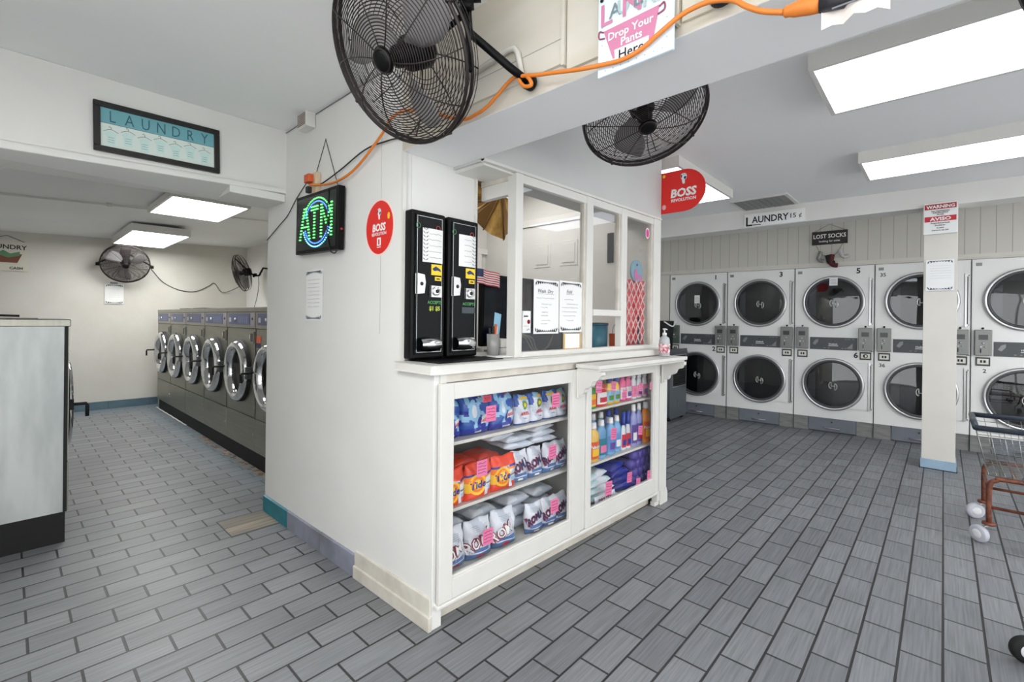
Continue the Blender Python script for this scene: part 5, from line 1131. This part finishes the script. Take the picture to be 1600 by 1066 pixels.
# outlet
t = thing('power_outlet', 'beige outlet box with an orange plug above the lit sign', 'outlet', (wx(2.56), 2.60, 1.96), PI2)
b = MB(); b.box(0, .075, -.03, 0, -.02, .11, mat('outlet_beige', (206, 186, 156), .5)); b.build('outlet_box', t, bevel=.004); b = MB(); b.box(-.01, .05, -.06, -.03, .055, .10, mat('plug_orange', (206, 88, 40), .5)); b.box(.0, .03, -.055, -.03, .0, .035, INK); b.build('plug', t, bevel=.004)
def wpt(y, z, off=.012): return (wx(min(y, 3.2))-off, y, z)
pts = [wpt(2.56, 2.0, .05), wpt(2.44, 1.985, .02)]+[(1.150, y, z) for y, z in ((2.275, 1.975), (2.132, 1.995), (1.997, 2.046), (1.861, 2.116), (1.795, 2.160), (1.665, 2.153), (1.490, 2.086), (1.328, 2.017), (1.247, 2.015), (1.191, 2.026), (1.141, 2.050), (1.090, 2.077), (1.040, 2.086))]
pts += [(1.128, y, z) for y, z in ((.982, 2.045), (.970, 2.019), (1.003, 2.027), (1.020, 2.062), (.944, 2.042), (.869, 2.024), (.798, 2.006), (.724, 1.991), (.651, 1.980), (.594, 1.986), (.541, 2.008), (.491, 2.028), (.451, 2.034), (.410, 2.031), (.363, 2.012), (.335, 1.986), (.302, 1.960), (.258, 1.938))]
b = MB(); b.tube(catmull(pts, 5), .0062, ORANGE, 8); tag(b.build('extension_cord'), 'orange extension cord strung along the booth wall and the beam', 'extension cord')
t = thing('cord_connector', 'orange and black cord connector at the end of the orange cord', 'connector', (1.128, .258, 1.938))
b = MB(); b.lathe([(.008, 0), (.012, .004), (.012, .012), (.015, .02), (.018, .05), (.018, .07)], (0, 0, 0), (0, -1, -.16), ORANGE, 14); b.build('plug_sleeve', t); b = MB(); b.lathe([(.019, .068), (.02, .11), (.015, .115), (.015, .16), (.008, .165), (.006, .26)], (0, 0, 0), (0, -1, -.16), mat('connector_black', (44, 44, 48), .5), 14); b.build('socket', t)
b = MB(); b.tube(catmull([wpt(2.62, 2.03, .04), wpt(2.50, 1.99, .03), wpt(2.30, 2.03, .014), wpt(2.05, 2.08, .014), wpt(1.85, 2.075, .014), wpt(1.70, 2.06, .014), (1.15, 1.60, 2.08), (1.10, 1.45, 2.10)], 6), .0035, BLKCORD, 6); tag(b.build('fan_power_cord'), 'black power cord from the outlet to the large top fan', 'cord')
b = MB(); b.tube(catmull([wpt(2.62, 2.02, .04), wpt(2.70, 2.03, .012), wpt(2.82, 1.97, .010), wpt(2.94, 1.89, .010), wpt(3.05, 1.85, .010), wpt(3.16, 1.81, .010), wpt(3.265, 1.775, .008)], 6), .003, BLKCORD, 6); tag(b.build('thin_black_cord'), 'thin black cord sagging from the outlet to the alley corner', 'cord')
b = MB(); b.tube([(1.155, 1.32, 2.165), (1.155, 1.10, 2.19), (1.155, 1.07, 2.185), (1.155, 1.055, 2.165), (1.155, 1.035, 2.085)], .010, CREAM, 8); tag(b.build('beam_conduit'), 'cream bent conduit on the beam behind the large fan', 'conduit')
b = MB(); b.lathe([(.0, -.03), (.016, -.028), (.03, -.012), (.033, 0)], (1.158, .395, 2.058), X, INK, 20); tag(b.build('round_hook'), 'black round hook holding the orange cord on the beam', 'hook')
b = MB(); vs = [(1.13+.01*sin(i*1.3), .19-.11*i/6, z+.008*(i % 2)) for z in (1.872, 1.965) for i in range(7)]; b.add(vs, [(i, i+1, 8+i, 7+i) for i in range(6)], mat('old_paper', (224, 214, 208), .8), True)
for i in range(4): b.box(1.117, 1.119, .10, .17, 1.90+.014*i, 1.903+.014*i, INKG)
tag(b.build('paper_tag'), 'creased white paper tag hanging at the top edge beside the connector', 'paper tag')
# pants sign
t = thing('laundry_sign', 'white dotted sign with a pink tub drawing hanging on the beam', 'sign', (1.140, .732, 2.262), PI2)
SGB = mat('sign_pale_blue', (222, 236, 244), .5); PK = mat('sign_pink', (206, 128, 162), .6); DOT = mat('sign_dot', (150, 186, 214), .6); PLUM = mat('sign_plum', (150, 70, 100), .6); SAGE = mat('sign_sage', (176, 194, 196), .6); SAGE2 = mat('sign_slate', (120, 134, 142), .6)
b = MB(); b.box(0, .223, 0, .012, -.300, 0, SGB); b.build('board', t, bevel=.003)
b = MB()
for i in range(9):
    for j in range(12):
        x, z = .014+i*.024+(.012 if j % 2 else 0), -.012-j*.025
        if x < .215 and not (.015 < x < .195 and -.27 < z < -.03): b.prism(ell(x, z, .0018, .0018, 6), (0, -.001, 0), X, Z, Y*.001, DOT)
b.prism([(.020, -.175), (.186, -.172), (.170, -.25), (.160, -.262), (.050, -.262)], (0, -.0015, 0), X, Z, Y*.001, PK)
b.prism([(.055, -.240), (.157, -.240), (.157, -.284), (.058, -.284)], (0, -.0022, 0), X, Z, Y*.001, mat('banner_white', (240, 242, 244), .6))
for sx, x0 in ((-1, .020), (1, .186)): b.tube(catmull([(x0, -.0025, -.178), (x0+sx*.013, -.0025, -.172), (x0+sx*.014, -.0025, -.190), (x0-sx*.004, -.0025, -.196)]), .0022, PLUM, 5)
for i, (ch, sz, c) in enumerate((('L', .095, PK), ('A', .060, SAGE2), ('U', .062, SAGE), ('N', .092, PK), ('D', .068, SAGE2), ('R', .075, SAGE), ('Y', .085, PK))):
    b.text(ch, sz*.92, (.030+i*.026, -.0026-.0002*i, -.160+(.012 if ch in 'AUD' else 0)), X, Z, c, bold=.010)
b.text('Drop Your', .030, (.103, -.0026, -.208), X, Z, WHITE, bold=.02); b.text('Pants', .030, (.107, -.0026, -.235), X, Z, WHITE, bold=.02)
b.text('Here', .037, (.107, -.0035, -.272), X, Z, INK, bold=.012)
b.lathe([(0, -.002), (.006, 0)], (.014, -.003, -.085), -Y, INK, 10)
b.build('print', t)
# oval red sticker
t = thing('oval_sticker', 'oval red sticker with a white fist and lettering on the booth wall', 'sticker', (wx(1.93)-.0016, 1.935, 1.695), PI2+.0103)
b = MB(); b.prism(ell(0, 0, .122, .133, 48), (0, 0, 0), X, Z, Y*.001, mat('sticker_edge', (244, 214, 206), .5)); b.prism(ell(0, 0, .113, .124, 48), (0, -.0006, 0), X, Z, Y*.001, RED); b.build('sticker_ground', t)
b = MB(); fist(b, (0, -.0012, .055), X, Z, .032, (0, -.0004, 0)); b.text('BOSS', .048, (0, -.002, -.016), X, Z, WHITE, bold=.04, shear=.12); b.text('REVOLUTION', .020, (0, -.002, -.037), X, Z, WHITE, bold=.03); b.box(-.016, .016, -.002, -.0015, -.085, -.048, WHITE); b.box(-.006, .006, -.0022, -.0018, -.080, -.055, RED); b.box(-.016, .016, -.002, -.0015, -.094, -.09, WHITE); b.prism(ell(.078, .045, .010, .016, 12), (0, -.0016, 0), X, Z, Y*.0005, YEL); b.build('print', t)
# D shaped red sign at the booth corner
t = thing('hanging_sign', 'red half-round double sided sign sticking out from the booth corner', 'sign', (3.175, 1.495, 2.04), PI2)
dp = [(0, 0)]+[(.165+.15*sin(a), .145-.145*cos(a)) for a in [pi*i/16 for i in range(17)]]+[(0, .29)]
b = MB(); b.prism(dp, (0, 0, 0), X, Z, Y*.008, RED); b.build('board', t)
b = MB(); fist(b, (.165, -.001, .215), X, Z, .045, (0, -.0005, 0)); b.text('BOSS', .078, (.165, -.002, .105), X, Z, WHITE, bold=.04, shear=.12); b.text('REVOLUTION', .0285, (.165, -.002, .072), X, Z, WHITE, bold=.03); b.prism(ell(.022, .265, .010, .012, 10), (0, -.001, 0), X, Z, Y*.001, YEL); b.prism(ell(.025, .045, .014, .018, 14), (0, -.001, 0), X, Z, Y*.001, mat('pale_badge', (224, 170, 176), .6)); b.build('print', t)
# framed laundry picture
t = thing('framed_picture', 'black framed teal and white laundry picture on the header over the alley', 'picture', (.272, 2.965, 2.297), 0)
t.rotation_euler = (0, radians(-1.0), 0)
b = MB(); fw_ = .026; Wd, Hh = .527, .238
for q in ((0, Wd, -fw_, 0), (0, Wd, -Hh, -Hh+fw_), (0, fw_, -Hh+fw_, -fw_), (Wd-fw_, Wd, -Hh+fw_, -fw_)): b.box(q[0], q[1], 0, .022, q[2], q[3], mat('picture_frame_black', (20, 16, 14), .4, bump=.2, bscale=90))
b.build('frame', t, bevel=.003)
b = MB(); b.box(fw_, Wd-fw_, .012, .018, -Hh+fw_, -.098, mat('picture_cream', (214, 226, 220), .5)); b.box(fw_, Wd-fw_, .012, .018, -.098, -fw_, mat('picture_teal', (110, 168, 178), .5)); b.box(fw_, Wd-fw_, .0115, .012, -.0995, -.098, INK)
for i, ch in enumerate('LAUNDRY'): b.text(ch, .078, (.072+i*.064, .0112, -.090), X, Z, mat('picture_ink', (46, 92, 108), .6), bold=-.004, sx=.72)
HGR = mat('hanger_ink', (96, 104, 104), .6); SHT = mat('garment_teal', (198, 224, 219), .6)
for i in range(7):
    x, z = .065+i*.065, -.120+(.006 if i % 2 else -.004)
    b.prism([(x-.024, z-.022), (x-.012, z-.012), (x+.012, z-.012), (x+.024, z-.022), (x+.018, z-.034), (x+.016, z-.078), (x-.016, z-.078), (x-.018, z-.034)], (0, .0114, 0), X, Z, Y*.0005, SHT)
    b.tube(catmull([(x-.028, .011, z-.014), (x, .011, z-.002), (x+.028, .011, z-.014)], 4), .0009, HGR, 4); b.tube(catmull([(x, .011, z-.002), (x+.001, .011, z+.006), (x-.005, .011, z+.011), (x-.008, .011, z+.006)], 3), .0009, HGR, 4)
    for k in range(3): b.box(x-.012, x+.012, .0108, .0112, z-.042-.011*k, z-.0405-.011*k, HGR)
b.build('print', t)
# alarm box
t = thing('alarm_box', 'white louvred alarm box where the booth wall meets the ceiling', 'alarm', (wx(2.70), 2.715, 2.335), PI2)
b = MB(); b.box(0, .12, -.055, 0, 0, .085, TRIM); b.build('box', t, bevel=.005)
b = MB()
for i in range(7): b.box(.012, .108, -.058, -.055, .012+i*.010, .016+i*.010, mat('louvre_brown', (150, 130, 120), .6))
b.build('grille', t)
b = MB(); b.tube([wpt(3.0, 2.408, .004), wpt(2.72, 2.41, .004)], .003, METER, 5); b.tube([wpt(2.59, 2.41, .004), wpt(1.77, 2.412, .004)], .003, METER, 5); tag(b.build('alarm_wire'), 'thin grey wire along the ceiling edge from the alarm box', 'wire')
# notices
sheet('wall_notice', 'leaf bordered white notice on the booth wall under the lit sign', .205, .285, (wx(2.69)-.001, 2.692, 1.540), PI2+.0103, [(.2+.075*i, .15, .85) for i in range(8)], group=None, leafsize=.026, curl=.002, ink=mat('faint_ink', (188, 190, 196), .8))
sheet('pillar_notice', 'leaf bordered white notice taped on the square pillar', .185, .272, (5.546, .120, 1.845), PI2, [(.2+.08*i, .15, .9) for i in range(6)], leafsize=.03, ink=mat('faint_ink', (188, 190, 196), .8))
sheet('wall_notice', 'white leaf bordered notice on the alley back wall below the round fan', .20, .27, (.905, 8.354, 1.70), 0, [(.25+.1*i, .2, .8) for i in range(5)], leafsize=.035, ink=mat('faint_ink', (188, 190, 196), .8), curl=.003)
b = MB(); b.box(.96, 1.04, 8.345, 8.357, 1.705, 1.73, METER); tag(b.build('notice_clip'), 'grey clip holding the notice on the alley back wall', 'clip')
# warning sign on the pillar
t = thing('warning_sign', 'white and red warning sign in two languages at the top of the pillar', 'sign', (5.36, .135, 2.30), PI2)
t.location = (5.535, .140, 2.345)
b = MB(); b.box(0, .222, 0, .006, -.275, 0, WHITE); b.build('board', t, bevel=.003)
b = MB(); b.box(.008, .214, -.001, 0, -.058, -.012, DKRED); b.box(.008, .214, -.001, 0, -.165, -.12, mat('aviso_red', (196, 34, 52), .5)); b.text('WARNING', .038, (.111, -.002, -.049), X, Z, WHITE, bold=.03); b.text('AVISO', .040, (.111, -.002, -.157), X, Z, WHITE, bold=.04, sx=1.2)
for z, s_ in ((-.080, 'NO TRESPASSING'), (-.094, 'SURVEILLANCE'), (-.110, 'IN USE')): b.text(s_, .015, (.111, -.002, z), X, Z, INK, bold=.02)
for z, s_ in ((-.185, 'Propiedad privada'), (-.205, 'Prohibido'), (-.226, 'el paso'), (-.247, 'Camaras en uso')): b.text(s_, .017, (.111, -.002, z), X, Z, INK, bold=.02)
b.build('print', t)
# fascia sign
t = thing('price_sign', 'long white sign with black brush lettering on the beam above the dryers', 'sign', (fa(1.60)-.010, 1.60, 2.445), math.atan2(-1, .0777))
b = MB(); b.box(0, .565, -.008, .006, -.135, .0, mat('sign_white', (244, 244, 242), .5)); b.build('board', t)
b = MB(); b.text('L', .135, (.045, -.0095, -.128), X, Z, INK, bold=.02); b.text('AUNDRY', .098, (.245, -.0095, -.100), X, Z, INK, bold=.02, sx=.84); b.box(.03, .16, -.0098, -.008, -.126, -.117, INK); b.text('15', .066, (.458, -.0095, -.086), X, Z, INK, bold=.01); b.text('¢', .066, (.520, -.0095, -.086), X, Z, INK); b.build('print', t)
t.rotation_euler = (0, 0, math.atan2(-3.0, .233))
# lost socks
lo = DW0+DDIR*1.715
t = thing('hanging_plaque', 'dark plaque with white letters hanging on the grooved boards', 'plaque', (lo.x-.03, lo.y, 2.2), DANG)
b = MB(); b.box(0, .345, 0, .015, 0, .155, mat('plaque_dark', (44, 38, 36), .6)); b.build('board', t)
b = MB(); b.text('LOST SOCKS', .066, (.1725, -.002, .075), X, Z, WHITE, bold=.02, sx=.84); b.text('looking for soles', .034, (.1725, -.002, .028), X, Z, WHITE, bold=.01, sx=.9); b.build('print', t)
b = MB(); b.tube([(.02, .005, .155), (.17, .01, .235), (.325, .005, .155)], .003, mat('twine', (150, 140, 126), .8), 4); b.tube(catmull([(.04, .005, 0), (.09, .0, -.10), (.17, -.01, -.145), (.25, .0, -.10), (.30, .005, 0)]), .003, mat('twine', (150, 140, 126), .8), 4); b.build('string', t)
def sock(off, label, mt, rot, s=1):
    b = MB(); b.tube(catmull([(0, 0, 0), (.0, 0, -.05*s), (.005, 0, -.085*s), (.03*s, 0, -.10*s), (.06*s, 0, -.10*s)], 4), [.022*s]*17, mt, 10); o = b.build('sock')
    o.location = Vector((lo.x, lo.y, 2.2))+DDIR*off[0]+Vector((-.055, 0, off[1])); o.rotation_euler = (0, rot, DANG); tag(o, label, 'sock', 'socks pegged under the dark plaque')
sock((.095, -.085), 'pale grey sock at the left of the string under the plaque', METER, .3)
sock((.155, -.13), 'dark sock hanging left of the middle under the plaque', mat('sock_black', (34, 26, 28), .8), -.2)
sock((.205, -.125), 'dark red sock hanging in the middle under the plaque', mat('sock_maroon', (84, 28, 36), .8), .15, 1.2)
sock((.275, -.07), 'white sock at the right of the string under the plaque', mat('sock_white', (196, 194, 192), .8), -.3)
# partial sign on the alley back wall
t = thing('basket_sign', 'white plaque with a green basket drawing at the left edge on the alley back wall', 'plaque', (-.19, 8.345, 1.80))
b = MB(); b.box(0, .38, 0, .012, 0, .36, mat('plaque_cream', (216, 212, 198), .6)); b.build('board', t)
b = MB(); b.text('LAUNDRY', .075, (.19, -.002, .265), X, Z, INK, bold=.02); b.text('CASH', .045, (.27, -.002, .02), X, Z, INK, bold=.02); b.prism([(.08, .21), (.32, .21), (.28, .10), (.12, .10)], (0, -.002, 0), X, Z, Y*.001, mat('basket_brown', (120, 70, 50), .6)); b.prism([(.10, .20), (.16, .25), (.22, .21), (.30, .24), (.30, .19), (.2, .16)], (0, -.003, 0), X, Z, Y*.001, mat('cloth_green', (96, 140, 104), .6)); b.build('print', t)
b = MB(); b.tube([(-.15, 8.35, 2.16), (.0, 8.355, 2.23), (.15, 8.35, 2.16)], .003, BLKCORD, 4); tag(b.build('plaque_wire'), 'black wire holding the basket plaque on the alley back wall', 'wire')
# cord between alley fans
b = MB(); b.tube(catmull([(1.38, 8.20, 1.93), (1.55, 8.345, 1.76), (1.75, 8.352, 1.66), (1.95, 8.352, 1.65), (2.12, 8.352, 1.74), (2.20, 8.352, 1.79), (2.30, 8.352, 1.66), (2.40, 8.3, 1.68), (2.52, 8.2, 1.76)], 6), .006, GRYCORD, 6); tag(b.build('swagged_cord'), 'grey cord swagged along the alley back wall between the two fans', 'cord')
b = MB(); b.tube(catmull([(2.49, 7.33, 1.87), (2.50, 7.35, 1.72), (2.46, 7.3, 1.55), (2.38, 7.2, 1.36)], 6), .005, GRYCORD, 6); tag(b.build('drop_cord'), 'grey cord dropping from the edge-on fan to the steel washers', 'cord')
